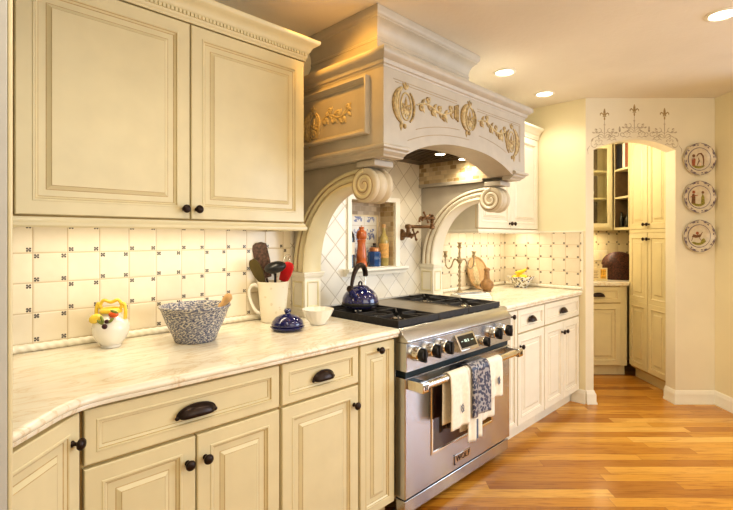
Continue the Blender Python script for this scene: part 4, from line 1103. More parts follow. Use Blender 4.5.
# ------------------------------------------------------------------ three painted plates on the arch wall
def wall_plate(label, z, kind, u=2.715, rad=.131):
    r = thing('wall_plate', label, 'plate', A(u, DA-.0006, z), ROT_A)
    w = MB(); seg = 72; prof = [(0, .012), (.55, .012), (.60, .014), (.66, .022), (.97, .030), (1.0, .031), (1.0, .026), (.62, .006), (.5, .0), (0, .0)]
    vs = []
    for q, dpt in prof:
        for k in range(seg):
            a = 2*PI*k/seg; rr = rad*q*(1+.028*math.cos(8*a)*max(0, q-.6)/.4); vs.append((rr*math.cos(a), -dpt, rr*math.sin(a)))
    w.add(vs, [(i*seg+k, i*seg+(k+1) % seg, (i+1)*seg+(k+1) % seg, (i+1)*seg+k) for i in range(len(prof)-1) for k in range(seg)])
    w.build('dish', 'plate_china', r, smooth=60)
    rim = MB()
    for k in range(8):
        a = 2*PI*(k+.5)/8
        for q in (-.2, 0):
            rr = rad*(.85+.05*(1 if q == 0 else 0)); y = -.0305
            c = (rr*math.cos(a+q), rr*math.sin(a+q)); ang = a+q+PI/2
            petal2(rim, (c[0]-.012*math.cos(ang), c[1]-.012*math.sin(ang)), .03 if q == 0 else .018, .008, ang+q*1.5, 0, y)
        ribbon(rim, [(rad*.965*math.cos(a+t), rad*.965*math.sin(a+t)) for t in [-.34+.68*i/8 for i in range(9)]], .006, 0, -.0312)
    rim.build('rim_flowers', 'plate_blue', r)
    ln_ = MB(); ribbon(ln_, [(rad*.70*math.cos(2*PI*k/40), rad*.70*math.sin(2*PI*k/40)) for k in range(41)], .006, 0, -.0245); ln_.build('ring', 'plate_blue', r)
    p = MB(); y = -.0128
    gr = [(-.06, -.045), (-.03, -.060), (.03, -.060), (.06, -.042), (.03, -.038), (0, -.044), (-.03, -.036)]
    p.push(Matrix.Scale(1.3, 4, (1, 0, 0)) @ Matrix.Scale(1.3, 4, (0, 0, 1)))
    p.add([(a, y, b) for a, b in gr], [tuple(range(len(gr)))], 0)
    y2 = -.0134
    def blob(pts, m): p.add([(a, y2, b) for a, b in pts], [tuple(range(len(pts)))], m)
    if kind == 0:     # figure beside an arching tree
        blob([(-.04, -.04), (-.022, -.04), (-.018, .0), (-.03, .012), (-.044, 0)], 1); dot2(p, (-.030, .022), .010, 2, y2); blob([(-.05, -.01), (-.04, -.012), (-.024, .008), (-.032, .012)], 3)
        ribbon(p, [(-.012, .018), (.0, .034), (.016, .036), (.028, .02), (.032, -.01), (.03, -.04)], .012, 2, y2)
        ribbon(p, [(-.01, -.04), (.004, -.01), (.0, .01)], .008, 2, y2); blob([(.004, -.042), (.018, -.042), (.016, -.022), (.006, -.02)], 3)
    elif kind == 1:   # two standing figures
        blob([(-.045, -.04), (-.02, -.04), (-.02, 0), (-.026, .022), (-.040, .018)], 2); dot2(p, (-.030, .032), .010, 1, y2); ribbon(p, [(-.05, .0), (-.03, .008), (-.005, .012)], .008, 1, y2)
        blob([(.015, -.04), (.04, -.04), (.036, .005), (.026, .022), (.018, .002)], 0); dot2(p, (.027, .030), .009, 2, y2)
    else:             # leaping animal over a bush
        blob([(-.04, -.005), (-.015, -.012), (.014, -.006), (.022, .012), (.008, .010), (-.015, .006), (-.03, .012)], 2); ribbon(p, [(-.034, -.006), (-.042, -.03)], .008, 2, y2); ribbon(p, [(.004, -.006), (.018, -.028)], .008, 2, y2)
        ribbon(p, [(.016, .010), (.026, .024)], .010, 2, y2); dot2(p, (-.006, .018), .010, 1, y2); blob([(.012, -.045), (.052, -.04), (.036, -.014), (.022, -.02)], 0)
    p.build('painting', ['plate_green', 'plate_red', 'plate_brown', 'plate_pink'], r)
    return r
wall_plate('top painted plate of three on the arch wall, figure under an arching tree', H+(238-159)/463*3.76, 0, 2.706)
wall_plate('middle painted plate of three on the arch wall, two standing figures', H+(238-197)/463*3.76, 1, 2.706)
wall_plate('lowest painted plate of three on the arch wall, leaping brown animal', H+(238-236)/463*3.76, 2, 2.704)

# ------------------------------------------------------------------ pot filler
pf = thing('pot_filler', 'antique brass folding pot filler tap on the tiles right of the niche', 'tap', (2.48, -.0085, 1.378))
w = MB().lathe([(0, 0), (.040, 0), (.040, .006), (.030, .012), (.021, .016), (.018, .05), (.021, .054), (.021, .075), (.012, .080), (0, .080)], 24, ax='y'); w.v = [(x, -y, z) for x, y, z in w.v]
w.build('flange', 'brass', pf, smooth=40)
def cross_handle(parent, c, d, name='cross_handle', s_=1.0):
    w = MB(); D_ = Vector(d).normalized(); up = Vector((0, 0, 1)); sd = D_.cross(up).normalized()
    w.tube([(0, 0, 0), tuple(D_*.028*s_)], .007*s_, 10)
    c2 = D_*.030*s_
    for a in range(4):
        v = up*math.cos(PI/2*a+.5)+sd*math.sin(PI/2*a+.5)
        w.tube([tuple(c2), tuple(c2+v*.014*s_), tuple(c2+v*.030*s_)], [.006*s_, .0045*s_, .0055*s_], 8)
        w.ell(tuple(c2+v*.031*s_), (.0075*s_,)*3, 0, 8, 6)
    w.ell(tuple(c2), (.009*s_,)*3, 0, 10, 6)
    return w.build(name, 'brass', parent, c, smooth=50)
cross_handle(pf, (0, -.081, 0), (0, -1, 0), s_=1.25)
w = MB().lathe([(.011, .012), (.011, .040), (.016, .044), (.018, .056), (.016, .068), (.010, .073), (0, .074)], 18, c=(0, -.062, 0), sx=1.35, sy=1.35); w.build('riser', 'brass', pf, smooth=40)
e1 = Vector((.0, -.062, .056)); e2 = Vector((.155, -.150, .056))
w = MB().tube([tuple(e1), tuple(e2)], .0115, 12); w.build('lower_arm', 'brass', pf, smooth=50)
w = MB().lathe([(0, .036), (.008, .038), (.017, .046), (.0165, .060), (.010, .066), (.008, .085), (.011, .09), (.009, .10), (.017, .108), (.0165, .122), (.009, .128), (.011, .134), (.006, .142), (0, .143)], 18, c=tuple((e2.x, e2.y, 0)), sx=1.35, sy=1.35); w.build('elbow', 'brass', pf, smooth=40)
e3 = Vector((e2.x, e2.y, .115)); e4 = Vector((.03, -.150, .115))
w = MB().tube([tuple(e3), tuple(e4)], .0115, 12).tube([tuple(e4), (e4.x-.012, e4.y, .112), (e4.x-.016, e4.y, .100), (e4.x-.016, e4.y, .085)], .008, 10); w.build('upper_arm', 'brass', pf, smooth=50)
cross_handle(pf, (e4.x+.012, e4.y-.006, .117), (-.25, -1, .0), s_=1.2)

# ------------------------------------------------------------------ things in the niche
NZ = NZ0+.0036
t = thing('wine_bottle', 'dark wine bottle with pale label, left end of the niche', 'bottle', (2.032, .052, NZ))
MB().lathe([(0, .004), (.03, 0), (.037, .006), (.037, .19), (.033, .215), (.016, .245), (.0145, .300), (.0165, .302), (.0165, .312), (.013, .314), (0, .314)], 24).build('body', 'wine', t, smooth=45)
MB().lathe([(.0376, .085), (.0378, .085), (.0378, .165), (.0376, .165)], 24).build('label', 'label', t)
t = thing('pepper_mill', 'tall orange brown wooden pepper mill in the niche', 'pepper mill', (2.112, .018, NZ))
MB().lathe([(0, 0), (.037, 0), (.038, .012), (.036, .035), (.031, .045), (.034, .052), (.033, .075), (.027, .12), (.026, .16), (.030, .175), (.025, .182)], 28).build('body', 'peppermill', t, smooth=45)
h_ = MB().lathe([(.025, .1825), (.033, .190), (.034, .215), (.031, .232), (.022, .240), (.016, .244), (.014, .250), (.018, .256), (.016, .264), (0, .266)], 28).build('head', 'peppermill', t, smooth=45)
MB().lathe([(0, .2665), (.005, .2665), (.006, .272), (0, .275)], 12).build('nut', 'chrome', h_)
t = thing('blue_jar', 'blue glass jar with brown lid in the niche, right of the pepper mill', 'jar', (2.245, .030, NZ))
MB().lathe([(0, 0), (.040, 0), (.044, .008), (.044, .085), (.040, .098), (.034, .102)], 8).build('body', 'blue_jar', t, smooth=30)
MB().lathe([(0, .1022), (.034, .1022), (.034, .122), (.028, .128), (.012, .130), (0, .130)], 20).build('lid', 'copper', t, smooth=40)
t = thing('oil_bottle', 'golden oil bottle with orange label, right end of the niche', 'bottle', (2.342, .034, NZ))
MB().lathe([(0, .003), (.028, 0), (.034, .006), (.034, .17), (.029, .195), (.013, .225), (.012, .262)], 24).build('body', 'oil', t, smooth=45)
MB().lathe([(.0125, .2622), (.015, .2622), (.015, .285), (0, .287)], 14).build('cork', 'wood_tool', t)
MB().lathe([(.0345, .055), (.0348, .055), (.0348, .155), (.0345, .155)], 24).build('label', 'oil_label', t)
t = thing('oil_cruet', 'slim dark cruet between blue jar and golden oil bottle', 'bottle', (2.302, .085, NZ))
MB().lathe([(0, 0), (.020, 0), (.021, .006), (.021, .09), (.009, .115), (.009, .14)], 18).build('body', 'wine', t, smooth=45)
MB().lathe([(.0095, .1402), (.011, .1402), (.011, .155), (0, .156)], 12).build('cap', 'bronze', t)

# ------------------------------------------------------------------ kettle
kt = thing('kettle', 'speckled blue enamel kettle with brown arched handle on the left grate', 'kettle', (1.845, -.245, .9598), R(20))
MB().lathe([(0, 0), (.078, 0), (.092, .004), (.102, .016), (.1045, .032), (.101, .056), (.090, .078), (.074, .096), (.056, .108), (.050, .110)], 40).build('body', 'kettle', kt, smooth=60)
MB().lathe([(.1035, .014), (.1052, .016), (.1062, .024), (.1052, .032), (.1035, .034)], 40).build('base_band', 'black', kt, smooth=60)
ld = MB().lathe([(.051, .1105), (.051, .114), (.040, .122), (.020, .127), (0, .128)], 32).build('lid', 'kettle', kt, smooth=60)
MB().tube([(-.020, 0, .1285), (-.016, 0, .142), (0, 0, .147), (.016, 0, .142), (.020, 0, .1285)], .005, 8).build('lid_knob', 'bronze', ld, smooth=60)
w = MB().tube([(-.080, 0, .070), (-.100, 0, .088), (-.120, 0, .108), (-.132, 0, .118)], [.026, .022, .018, .017], 16)
sp = w.build('spout', 'kettle', kt, smooth=60)
MB().tube([(-.1325, 0, .1185), (-.140, 0, .125)], [.019, .014], 14).build('whistle', 'bronze', sp, smooth=50)
hp = [(-.112, 0, .118), (-.104, 0, .150), (-.080, 0, .195), (-.045, 0, .228), (-.005, 0, .240), (.035, 0, .232), (.062, 0, .205), (.070, 0, .175)]
def smoothpath(pts, n=6):
    out = []; P = [Vector(p) for p in pts]
    for i in range(len(P)-1):
        p0, p1, p2, p3 = P[max(i-1, 0)], P[i], P[i+1], P[min(i+2, len(P)-1)]
        for k in range(n):
            t = k/n; out.append(tuple(.5*((2*p1)+(p2-p0)*t+(2*p0-5*p1+4*p2-p3)*t*t+(3*p1-p0-3*p2+p3)*t**3)))
    out.append(tuple(P[-1])); return out
q = smoothpath(hp); hd = MB().tube(q, [.008+.007*min(1, k/(len(q)*.45)) for k in range(len(q))], 12, flat=((1, 0, 0), 1)).build('handle', 'bronze', kt, smooth=60)
MB().tube(smoothpath([(.068, 0, .178), (.066, 0, .140), (.056, 0, .105)]), .0035, 8).build('handle_wire', 'chrome', hd, smooth=60)
MB().tube(smoothpath([(-.110, 0, .120), (-.098, 0, .100), (-.085, 0, .085)]), .005, 8).build('handle_wire', 'chrome', hd, smooth=60)

# ------------------------------------------------------------------ things on the left counter
CZ = CT+.0006
# white jar with yellow handles and fruit
v = thing('ceramic_jar', 'white ceramic jar with yellow handles and painted fruit, near the left post', 'jar', (.582, -.125, CZ), R(-45))
MB().lathe([(0, 0), (.036, 0), (.038, .005), (.036, .009), (.052, .028), (.064, .052), (.067, .075), (.062, .098), (.050, .114), (.040, .122), (.037, .128), (.040, .134), (.036, .134), (.034, .126)], 36).build('body', 'white_china', v, smooth=60)
w = MB().lathe([(.0415, .1225), (.052, .1135), (.058, .106)], 36)
MB().lathe([(.0375, .135), (.041, .135), (.042, .142), (.038, .150), (.030, .154), (.028, .150), (.028, .138)], 30).build('rim', 'yellow_glaze', v, smooth=60)
for sg in (-1, 1):
    MB().tube(smoothpath([(sg*.036, 0, .146), (sg*.046, 0, .168), (sg*.030, 0, .180), (sg*.052+sg*.012, 0, .158), (sg*.066, 0, .125), (sg*.062, 0, .100)][:2]+[(sg*.054, 0, .165), (sg*.058, 0, .140), (sg*.056, 0, .110)]), [.007]*25, 8).build('handle', 'yellow_glaze', v, smooth=60)
MB().tube(smoothpath([(-.048, 0, .152), (-.03, 0, .182), (0, 0, .175), (.03, 0, .184), (.048, 0, .152)]), .0065, 8).build('top_handle', 'yellow_glaze', v, smooth=60)
w = MB().ell((-.034, -.048, .118), (.026, .016, .018), 0, rot=Matrix.Rotation(-.4, 3, 'Y')); w.build('lemon_relief', 'yellow_glaze', v, smooth=60)
w = MB().ell((.032, -.040, .133), (.019, .013, .013), 0); w.build('orange_relief', 'orange_glaze', v, smooth=60)
w = MB().ell((.010, -.063, .090), (.011, .007, .010), 0).ell((.016, -.058, .108), (.009, .006, .008), 0); w.build('berry_relief', 'dark_fruit', v, smooth=60)
w = MB()
for c, a in (((-.008, -.060, .105), .6), ((.030, -.056, .112), -.7), ((.0, -.062, .118), 1.2), ((.038, -.046, .145), .3)): w.ell(c, (.016, .005, .006), 0, 10, 6, Matrix.Rotation(a, 3, 'Y'))
w.build('leaf_relief', 'leaf', v, smooth=60)
# spongeware bowl with a wooden pestle
b = MB().lathe([(0, .0), (.080, 0), (.084, .006), (.092, .03), (.118, .085), (.132, .125), (.138, .138), (.143, .142), (.142, .149), (.135, .149), (.131, .142), (.124, .122), (.110, .083), (.086, .032), (.074, .014), (0, .012)], 48).build('mixing_bowl', 'sponge', None, (.868, -.255, CZ), smooth=60)
tag(b, 'large blue and grey speckled mixing bowl on the left counter', 'bowl')
p = thing('pestle', 'turned wooden pestle leaning out of the blue mixing bowl', 'pestle', (.868, -.255, CZ+.013))
w = MB(); ax0 = Vector((.0, -.052, .024)); ax1 = Vector((.122, -.072, .176)); dd = (ax1-ax0)
w.tube([tuple(ax0+dd*f) for f in (0, .06, .12, .4, .62, .70, .74, .86, .95, 1)], [.008, .017, .019, .011, .010, .015, .012, .018, .017, .008], 16); w.build('shaft', 'wood_tool', p, smooth=60)
# tool pitcher
px_, py_ = 1.352, -.105
pt = thing('utensil_pitcher', 'cream embossed pitcher full of kitchen tools, beside the hood bracket', 'pitcher', (px_, py_, CZ), R(-45))
MB().lathe([(0, 0), (.058, 0), (.062, .004), (.060, .012), (.064, .03), (.071, .11), (.078, .185), (.084, .205), (.081, .207), (.075, .187), (.066, .11), (.058, .02), (0, .016)], 40).build('body', 'pitcher_flowers', pt, smooth=60)
MB().tube(smoothpath([(-.074, 0, .178), (-.100, 0, .188), (-.122, 0, .165), (-.122, 0, .125), (-.105, 0, .080), (-.086, 0, .050), (-.064, 0, .040)]), .009, 10, flat=((0, 1, 0), 1.2)).build('handle', 'white_china', pt, smooth=60)
PB = (px_, py_, CZ+.017); Q = ROT_A
def tool(name, label, lean, parts, cat, x0=(0, 0), g=None):
    """lean: (side, depth, tilt) - tool axis from the pitcher floor; parts built along local z"""
    t = thing(name, label, cat, PB, 0, g)
    t.rotation_euler = (0, 0, 0)
    d = Vector((lean[0]/R2+lean[1]/R2, -lean[0]/R2+lean[1]/R2, 1)).normalized()
    rx_ = Vector((1/R2, -1/R2, 0)); xa = (rx_-d*d.dot(rx_)).normalized(); ya_ = d.cross(xa)
    t.rotation_euler = Matrix((xa, ya_, d)).transposed().to_euler()
    t.location = (PB[0]+x0[0], PB[1]+x0[1], PB[2])
    return t
def spat(root, z0, z1, wd, th, mat, name='blade', w0=.4, rnd=.3, ang=0):
    n = 14; vs = []
    prof = []
    for k in range(n+1):
        f = k/n; ww = wd/2*(w0+(1-w0)*min(1, f/.45)); 
        if f > 1-rnd: ww *= math.sqrt(max(.0, 1-((f-(1-rnd))/rnd)**2*.85))
        prof.append((ww, z0+(z1-z0)*f))
    pl = [(a, z) for a, z in prof]+[(-a, z) for a, z in reversed(prof)]
    w = MB().prism(pl, -th/2, th/2, lambda a, b, t: (a*math.cos(ang)-t*math.sin(ang), a*math.sin(ang)+t*math.cos(ang), b))
    return w.build(name, mat, root, bevel=th*.3, smooth=50)
AN = 0.0
t = tool('spatula', 'olive wooden spatula leaning left out of the pitcher', (-.47, -.10), None, 'spatula', x0=(.030, -.022))
MB().tube([(0, 0, .004), (0, 0, .19)], .006, 8).build('shaft', 'olive', t); spat(t, .1905, .335, .062, .007, 'olive', ang=AN-.25)
t = tool('slotted_turner', 'tall dark patterned turner standing at the back of the pitcher', (-.24, .03), None, 'turner', x0=(.022, .010))
MB().tube([(0, 0, .004), (0, 0, .21)], .006, 8).build('shaft', 'brown_tool', t); spat(t, .2105, .400, .078, .006, 'brown_tool', w0=.7, rnd=.06, ang=AN+.2)
t = tool('ladle', 'black ladle with round bowl in the middle of the pitcher', (.05, -.12), None, 'ladle', x0=(-.008, -.022))
MB().tube([(0, 0, .004), (0, 0, .235)], .006, 8).build('shaft', 'black', t)
w = MB().ell((0, -.010, .268), (.056, .048, .030), 0, 20, 10, Matrix.Rotation(-.25, 3, 'Y')); w.build('bowl', 'black', t, smooth=60)
t = tool('silicone_spatula', 'red silicone spatula leaning right out of the pitcher', (.36, .02), None, 'spatula', x0=(-.014, .010))
MB().tube([(0, 0, .004), (0, 0, .20)], .006, 8).build('shaft', 'wood_tool', t); spat(t, .2005, .305, .062, .012, 'red', w0=.75, rnd=.25, ang=AN-.2)
t = tool('whisk', 'pale wire whisk behind the red spatula', (.22, .12), None, 'whisk', x0=(.010, .012))
MB().tube([(0, 0, .004), (0, 0, .20)], .007, 8).build('shaft', 'chrome', t)
for k in range(4):
    a = PI*k/4; MB().tube([(.032*math.sin(PI*f)**.8*math.cos(a)*(1 if j else 1), .032*math.sin(PI*f)**.8*math.sin(a), .2005+.135*math.sin(PI/2*min(1, f*2)) if f < .5 else .2005+.135*math.sin(PI/2*min(1, (1-f)*2))) if False else (.034*math.cos(PI*f)*math.cos(a)*(1-abs(math.cos(PI*f))**6*.7), .034*math.cos(PI*f)*math.sin(a)*(1-abs(math.cos(PI*f))**6*.7), .2005+.135*math.sin(PI*f)**.6) for j, f in enumerate([q/18 for q in range(19)])], .0013, 5).build('wire', 'chrome', t, smooth=60)
t = tool('wooden_spoon', 'pale wooden spoon standing at the back right of the pitcher', (.10, .30), None, 'spoon', x0=(-.002, .026))
MB().tube([(0, 0, .004), (0, 0, .22)], .005, 8).build('shaft', 'wood_tool', t)
MB().ell((0, 0, .247), (.024, .008, .034), 0, 16, 8, Matrix.Rotation(AN, 3, 'Z')).build('bowl', 'label', t, smooth=60)
# covered blue dish
t = thing('covered_dish', 'small cobalt blue covered dish with round knob, front of the pitcher', 'dish', (1.272, -.345, CZ))
MB().lathe([(0, 0), (.058, 0), (.068, .004), (.078, .012), (.080, .017), (.074, .020), (0, .020)], 36).build('base', 'cobalt', t, smooth=50)
l = MB().lathe([(.073, .0205), (.076, .024), (.070, .042), (.054, .060), (.032, .070), (.014, .074), (.012, .078)], 36).build('lid', 'cobalt', t, smooth=60)
MB().lathe([(.011, .0785), (.015, .082), (.017, .090), (.013, .098), (0, .101)], 20).build('knob', 'cobalt', l, smooth=60)
# fluted white bowl
w = MB(); seg = 64; prof = [(0, .004), (.036, 0), (.040, .003), (.040, .008), (.058, .030), (.072, .058), (.080, .076), (.077, .077), (.068, .058), (.052, .030), (.034, .013), (0, .012)]
vs = []
for i, (r_, z) in enumerate(prof):
    for k in range(seg): rr = r_*(1+(.018*math.cos(16*2*PI*k/seg) if 3 < i < 9 else 0)); vs.append((rr*math.cos(2*PI*k/seg), rr*math.sin(2*PI*k/seg), z))
w.add(vs, [(i*seg+k, i*seg+(k+1) % seg, (i+1)*seg+(k+1) % seg, (i+1)*seg+k) for i in range(len(prof)-1) for k in range(seg)])
tag(w.build('fluted_bowl', 'white_china', None, (1.462, -.335, CZ), smooth=70), 'small white fluted bowl on the counter beside the range', 'bowl')

# ------------------------------------------------------------------ things on the right counter
cb = thing('candelabra', 'three arm tarnished silver candelabra on the right counter', 'candelabra', (2.955, -.175, CZ), ROT_A)
MB().lathe([(0, 0), (.066, 0), (.068, .006), (.058, .012), (.040, .018), (.022, .028), (.014, .040), (.012, .046)], 32).build('base', 'pewter', cb, smooth=50)
w = MB(); vs = []; n = 40; seg = 10
for i in range(n+1):
    z = .0465+.19*i/n
    for k in range(seg):
        a = 2*PI*k/seg; r_ = .009+.0035*math.cos(2*(a-i*.45)); vs.append((r_*math.cos(a), r_*math.sin(a), z))
w.add(vs, [(i*seg+k, i*seg+(k+1) % seg, (i+1)*seg+(k+1) % seg, (i+1)*seg+k) for i in range(n) for k in range(seg)]+[tuple(range(seg))[::-1], tuple(n*seg+k for k in range(seg))])
w.build('twisted_stem', 'pewter', cb, smooth=60)
MB().lathe([(.008, .237), (.016, .245), (.022, .258), (.022, .268), (.014, .280), (.008, .290), (.010, .310), (.007, .335), (.007, .345)], 20).build('hub', 'pewter', cb, smooth=60)
def cup(x, z): MB().lathe([(.006, z), (.010, z+.006), (.016, z+.012), (.018, z+.016), (.011, z+.022), (.013, z+.040), (.020, z+.050), (.018, z+.051), (.010, z+.042), (0, z+.040)], 20, c=(x, 0, 0)).build('candle_cup', 'pewter', cb, smooth=50)
cup(0, .3455)
for sg in (-1, 1):
    MB().tube(smoothpath([(sg*.020, 0, .262), (sg*.036, 0, .272), (sg*.050, 0, .252), (sg*.062, 0, .215), (sg*.084, 0, .202), (sg*.102, 0, .222), (sg*.107, 0, .255), (sg*.107, 0, .279)]), .0058, 8).build('arm', 'pewter', cb, smooth=60)
    cup(sg*.107, .2795)
# oval carved tray leaning on the tiles
ot = thing('oval_tray', 'tan oval carved tray leaning against the tiles behind the candelabra', 'tray', (3.385, -.100, CZ))
ot.rotation_euler = (R(-14), 0, R(-8))
w = MB(); seg = 48
pr = [(0, 0), (.88, 0), (.90, -.004), (.97, -.010), (1.0, -.008), (1.0, .004), (.9, .006), (0, .006)]
w.add([(.122*q*math.cos(2*PI*k/seg), y, .142+.140*q*math.sin(2*PI*k/seg)) for q, y in pr for k in range(seg)], [(i*seg+k, i*seg+(k+1) % seg, (i+1)*seg+(k+1) % seg, (i+1)*seg+k) for i in range(len(pr)-1) for k in range(seg)])
w.build('dish', 'tan', ot, smooth=40)
w = MB().ell((-.03, -.002, .135), (.034, .008, .075), 0).ell((-.03, -.003, .215), (.022, .008, .022), 0).ell((-.035, -.002, .062), (.044, .007, .026), 0); w.build('relief', 'gold_light', ot, smooth=60)
dc = thing('decanter', 'brown round bodied decanter in front of the oval tray', 'decanter', (3.330, -.185, CZ))
MB().lathe([(0, 0), (.032, 0), (.036, .004), (.032, .010), (.050, .030), (.056, .052), (.048, .076), (.030, .092), (.023, .105), (.020, .165)], 28).build('body', 'tan_dark', dc, smooth=60)
MB().lathe([(.0205, .1655), (.027, .168), (.027, .178), (.018, .190), (0, .194)], 20).build('stopper', 'tan_dark', dc, smooth=50)
# folded cloth
fc = thing('folded_cloth', 'folded white cloth with thin dark stripes on counter edge by the right grate', 'cloth', (2.85, -.345, CZ), R(-22))
w = MB(); n = 12
for k in range(3):
    pl = []; L = .15-.008*k; hw = .062-.003*k
    for i in range(n+1):
        a = -PI/2+PI*i/n; pl.append((L-hw*.5+hw*.5*math.cos(a)+.0, hw*math.sin(a)))
    pl += [(-L, hw), (-L-.004*k, 0), (-L, -hw)]
    w.prism(pl, .0125*k, .0125*k+.0115, lambda a, b, t: (a, b, t+.004*math.sin(a*22)*(t > 0)))
w.build('folds', 'towel_white', fc, bevel=.004)
w = MB()
for yy in (-.034, -.026, .02): w.box((-.135, yy, .0385), (.10, yy+.003, .0422))
w.build('stripes', 'towel_blue', fc)
# fruit bowl
fb = MB().lathe([(0, .002), (.050, 0), (.054, .004), (.052, .012), (.070, .030), (.095, .062), (.112, .088), (.117, .094), (.114, .097), (.107, .089), (.088, .062), (.060, .030), (.044, .018), (0, .016)], 44).build('fruit_bowl', 'floral_bowl', None, (3.800, -.240, CZ), smooth=60)
tag(fb, 'white china bowl with blue flowers holding lemons, in the right counter corner', 'bowl')
def lemon(x, y, z, rz, lb):
    t = thing('lemon', lb, 'lemon', (3.800+x, -.240+y, CZ+z), rz)
    w = MB(); pr = [(0, -.046), (.006, -.043), (.011, -.037), (.024, -.024), (.030, 0), (.024, .024), (.011, .037), (.005, .043), (0, .044)]
    w.lathe(pr, 20, ax='x'); w.build('fruit', 'lemon', t, smooth=60)
    MB().lathe([(.003, -.050), (.0035, -.0465), (0, -.046)], 8, ax='x').build('stem', 'leaf', t)
lemon(-.012, -.026, .086, R(-30), 'yellow lemon at the front of the flowered bowl')
lemon(.042, .034, .094, R(50), 'yellow lemon at the back right of the flowered bowl')
lemon(-.044, .036, .079, R(10), 'yellow lemon lying low at the back left of the flowered bowl')
bn = thing('banana', 'yellow banana with dark tip on top of the lemons', 'banana', (3.800, -.240, CZ+.120), R(-40))
q = smoothpath([(-.050, 0, .008), (-.020, .005, .010), (.020, .005, .020), (.050, 0, .040)]); MB().tube(q, tap(len(q), .017, .35), 10).build('skin', 'lemon', bn, smooth=60)
MB().tube([(.0505, 0, .0405), (.064, -.002, .055)], [.007, .009], 8).build('tip', 'tan_dark', bn)

# ------------------------------------------------------------------ towels on the oven handle
BX0 = RX0; BY, BZ = -.80, .663
def towel(name, label, x0, x1, zf, zb, mat, rad, seed, skew=0.0, flare=0.0, th=.004, extra=None):
    t = thing(name, label, 'towel', ((x0+x1)/2, BY, BZ))
    hw = (x1-x0)/2; nx = 14
    sec = []
    ff = zf-BZ; fb_ = zb-BZ
    nf = 22
    for k in range(nf+1): f = 1-k/nf; sec.append((-1, ff*f))
    for k in range(1, 10): a = PI*k/10; sec.append(('arc', a))
    for k in range(nf+1): f = k/nf; sec.append((1, fb_*f))
    vs = []
    rnd = random.Random(seed); ph = [rnd.uniform(0, 6) for _ in range(4)]
    for (s_, v) in sec:
        for i in range(nx+1):
            u = -1+2*i/nx
            if s_ == 'arc': x = u*hw; y = -rad*math.cos(v); z = rad*math.sin(v)
            else:
                dep = abs(v); wv = .006*min(1, dep/.08)*math.sin(u*4.2+ph[0])+.004*min(1, dep/.1)*math.sin(u*7+ph[1])
                x = u*hw*(1+flare*dep)+skew*dep*u; y = s_*rad+(wv-.003*min(1, dep/.08) if s_ < 0 else wv*.5); z = v+.006*dep*math.sin(u*3+ph[2])
                if s_ > 0: y = min(y, .034)
            vs.append((x, y, z))
    m_ = len(sec)
    w = MB().add(vs, [(i*(nx+1)+k, (i+1)*(nx+1)+k, (i+1)*(nx+1)+k+1, i*(nx+1)+k+1) for i in range(m_-1) for k in range(nx)])
    o = w.build('cloth', mat, t, smooth=70)
    sm = o.modifiers.new('solid', 'SOLIDIFY'); sm.thickness = th; sm.offset = 1 if False else 0
    return t, o
def monogram(t, x, z, y):
    w = MB()
    w.tube([(x+.010*math.cos(2*PI*k/16), y, z+.018*math.sin(2*PI*k/16)) for k in range(17)], .0022, 6)
    w.tube(smoothpath([(x-.014, y, z+.014), (x-.002, y, z+.004), (x+.002, y, z-.006), (x+.013, y, z-.016)]), .0018, 6)
    w.tube(smoothpath([(x+.004, y, z+.024), (x-.004, y, z+.008), (x+.004, y, z-.008), (x-.004, y, z-.024)]), .0016, 6)
    w.build('monogram', 'towel_blue', t)
R0 = .0245
t, o = towel('hand_towel', 'cream linen towel with monogram at the left of the oven handle', 1.900, 2.052, .405, .42, 'towel', R0, 1, flare=.2)
monogram(o, .015, -.165, -R0-.010)
t, o = towel('striped_towel', 'long white towel with blue striped end, under the patterned cloth', 2.056, 2.180, .300, .34, 'towel_white', R0, 2, flare=.05)
w = MB()
for xx in (-.012, .004, .016): w.box((xx, -R0-.0075, -.36), (xx+.008, -R0-.0035, -.26))
w.build('stripes', 'towel_blue', o)
t, o = towel('patterned_cloth', 'narrow grey blue damask cloth over the white striped towel', 2.075, 2.250, .425, .44, 'damask', R0+.010, 3, th=.003)
t, o = towel('hand_towel', 'cream linen towel with monogram at the right of the oven handle', 2.256, 2.405, .470, .34, 'towel', R0, 4, flare=.02)
monogram(o, .022, -.105, -R0-.010)
# ------------------------------------------------------------------ camera and light
cam = bpy.data.objects.new('camera', bpy.data.cameras.new('camera')); COL.objects.link(cam); sc.camera = cam
cam.location = (0, -YW, H); cam.rotation_euler = (PI/2, 0, -PI/4)
cam.data.sensor_width = 36; cam.data.lens = 36*463/733; cam.data.shift_y = -17/733; cam.data.clip_start = .05
def light(kind, name, loc, energy, col, rot=(0,0,0), size=.3, sizey=None, spot=None, blend=.6):
    d = bpy.data.lights.new(name, kind); d.energy = energy; d.color = col
    if kind == 'AREA':
        d.size = size
        if sizey: d.shape = 'RECTANGLE'; d.size_y = sizey
    else: d.shadow_soft_size = size
    if kind == 'SPOT': d.spot_size = R(spot or 110); d.spot_blend = blend
    o = bpy.data.objects.new(name, d); COL.objects.link(o); o.location = loc; o.rotation_euler = rot; return o
WARM = (1, .85, .62); SOFT = (1, .91, .74); DAY = (.72, .84, 1.0)
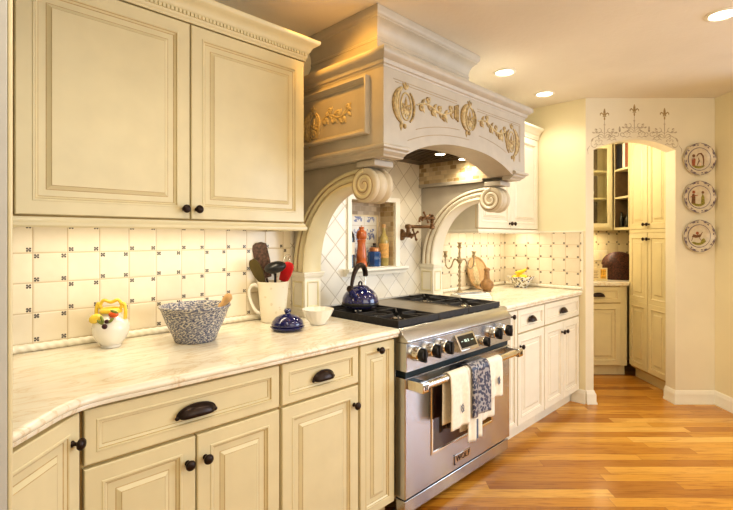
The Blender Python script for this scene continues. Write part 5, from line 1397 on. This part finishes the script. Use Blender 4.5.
# recessed ceiling lights
GOLD = (1, .70, .36)
for i, (x, y, lb) in enumerate(((2.931, -.555, 'recessed ceiling light nearest the hood crown'), (3.592, -.543, 'recessed ceiling light further from the hood, near the return wall'), (2.96, -1.753, 'recessed ceiling light at the upper right corner of the photo'))):
    r = thing('ceiling_light', lb, 'light', (x, y, CEIL-.0005), group='recessed ceiling lights')
    MB().lathe([(.058, -.0005), (.076, -.0005), (.076, -.004), (.070, -.008), (.060, -.008), (.057, -.004), (.058, -.0005)], 28, cap=False).build('trim_ring', 'white_trim', r, smooth=40)
    MB().lathe([(0, -.003), (.0565, -.003), (.0565, -.0005), (0, -.0005)], 28).build('lens', 'bulb', r)
    light('SPOT', 'can_lamp', (x, y, CEIL-.03), (16, 9, 18)[i], SOFT, size=.05, spot=140)
for x, y in ((.5, -1.3), (-.2, -2.6), (1.7, -1.9), (2.4, -3.2), (4.3, -2.4)):
    light('SPOT', 'can_lamp', (x, y, CEIL-.03), 18, SOFT, size=.05, spot=140)
light('AREA', 'under_cabinet_lamp', (.80, -.22, 1.415), 2.8, WARM, size=1.0, sizey=.08)
light('AREA', 'under_cabinet_lamp', (3.45, -.22, 1.415), 2.6, WARM, size=.85, sizey=.08)
for x in (2.357, 2.613): light('SPOT', 'hood_lamp', (x, -.43, 1.862), 4.5, WARM, size=.03, spot=150)
light('SPOT', 'hood_lamp', (HC-.30, -.43, 1.862), 6, WARM, size=.03, spot=150)
light('POINT', 'pantry_fill', A(2.02, 4.32, 2.1), 12, WARM, size=.08)  # unseen source added to lighten the dark pantry
light('AREA', 'under_cabinet_lamp', A(2.3, 4.95, 1.42), 3.2, WARM, rot=(0, 0, ROT_A), size=.6, sizey=.08)  # added in the pantry to lift its dim backsplash and base
light('SPOT', 'added_gold_spot', (1.375, -.70, 2.44), 4, (1, .55, .13), rot=Vector((.50, .16, -.55)).to_track_quat('-Z', 'Y').to_euler(), size=.03, spot=112, blend=.4)  # unseen spot added to graze the hood ledges with gold
light('SPOT', 'added_gold_spot', (1.16, -.47, 2.43), 12, (1, .48, .07), rot=Vector((.42, .0, -.30)).to_track_quat('-Z', 'Y').to_euler(), size=.03, spot=76, blend=.4)  # second added spot, puts gold light on the hood's left panel
# daylight from a window on the right, behind the end of the side wall
light('AREA', 'window_light', A(5.2, 1.9, 1.55), 95, DAY, rot=(R(90), 0, R(45)), size=2.6, sizey=2.0)
light('AREA', 'bounce_fill', (1.3, -3.7, 1.7), 34, SOFT, rot=(R(128), 0, R(-25)), size=2.0)  # added fill aimed upward to brighten the ceiling by bounce
wd = bpy.data.worlds.new('world'); sc.world = wd; wd.use_nodes = True
bg = wd.node_tree.nodes['Background']; bg.inputs[0].default_value = (1, .94, .84, 1); bg.inputs[1].default_value = .34
sc.view_settings.view_transform = 'Standard'; sc.view_settings.look = 'Medium High Contrast'; sc.view_settings.exposure = 0.0
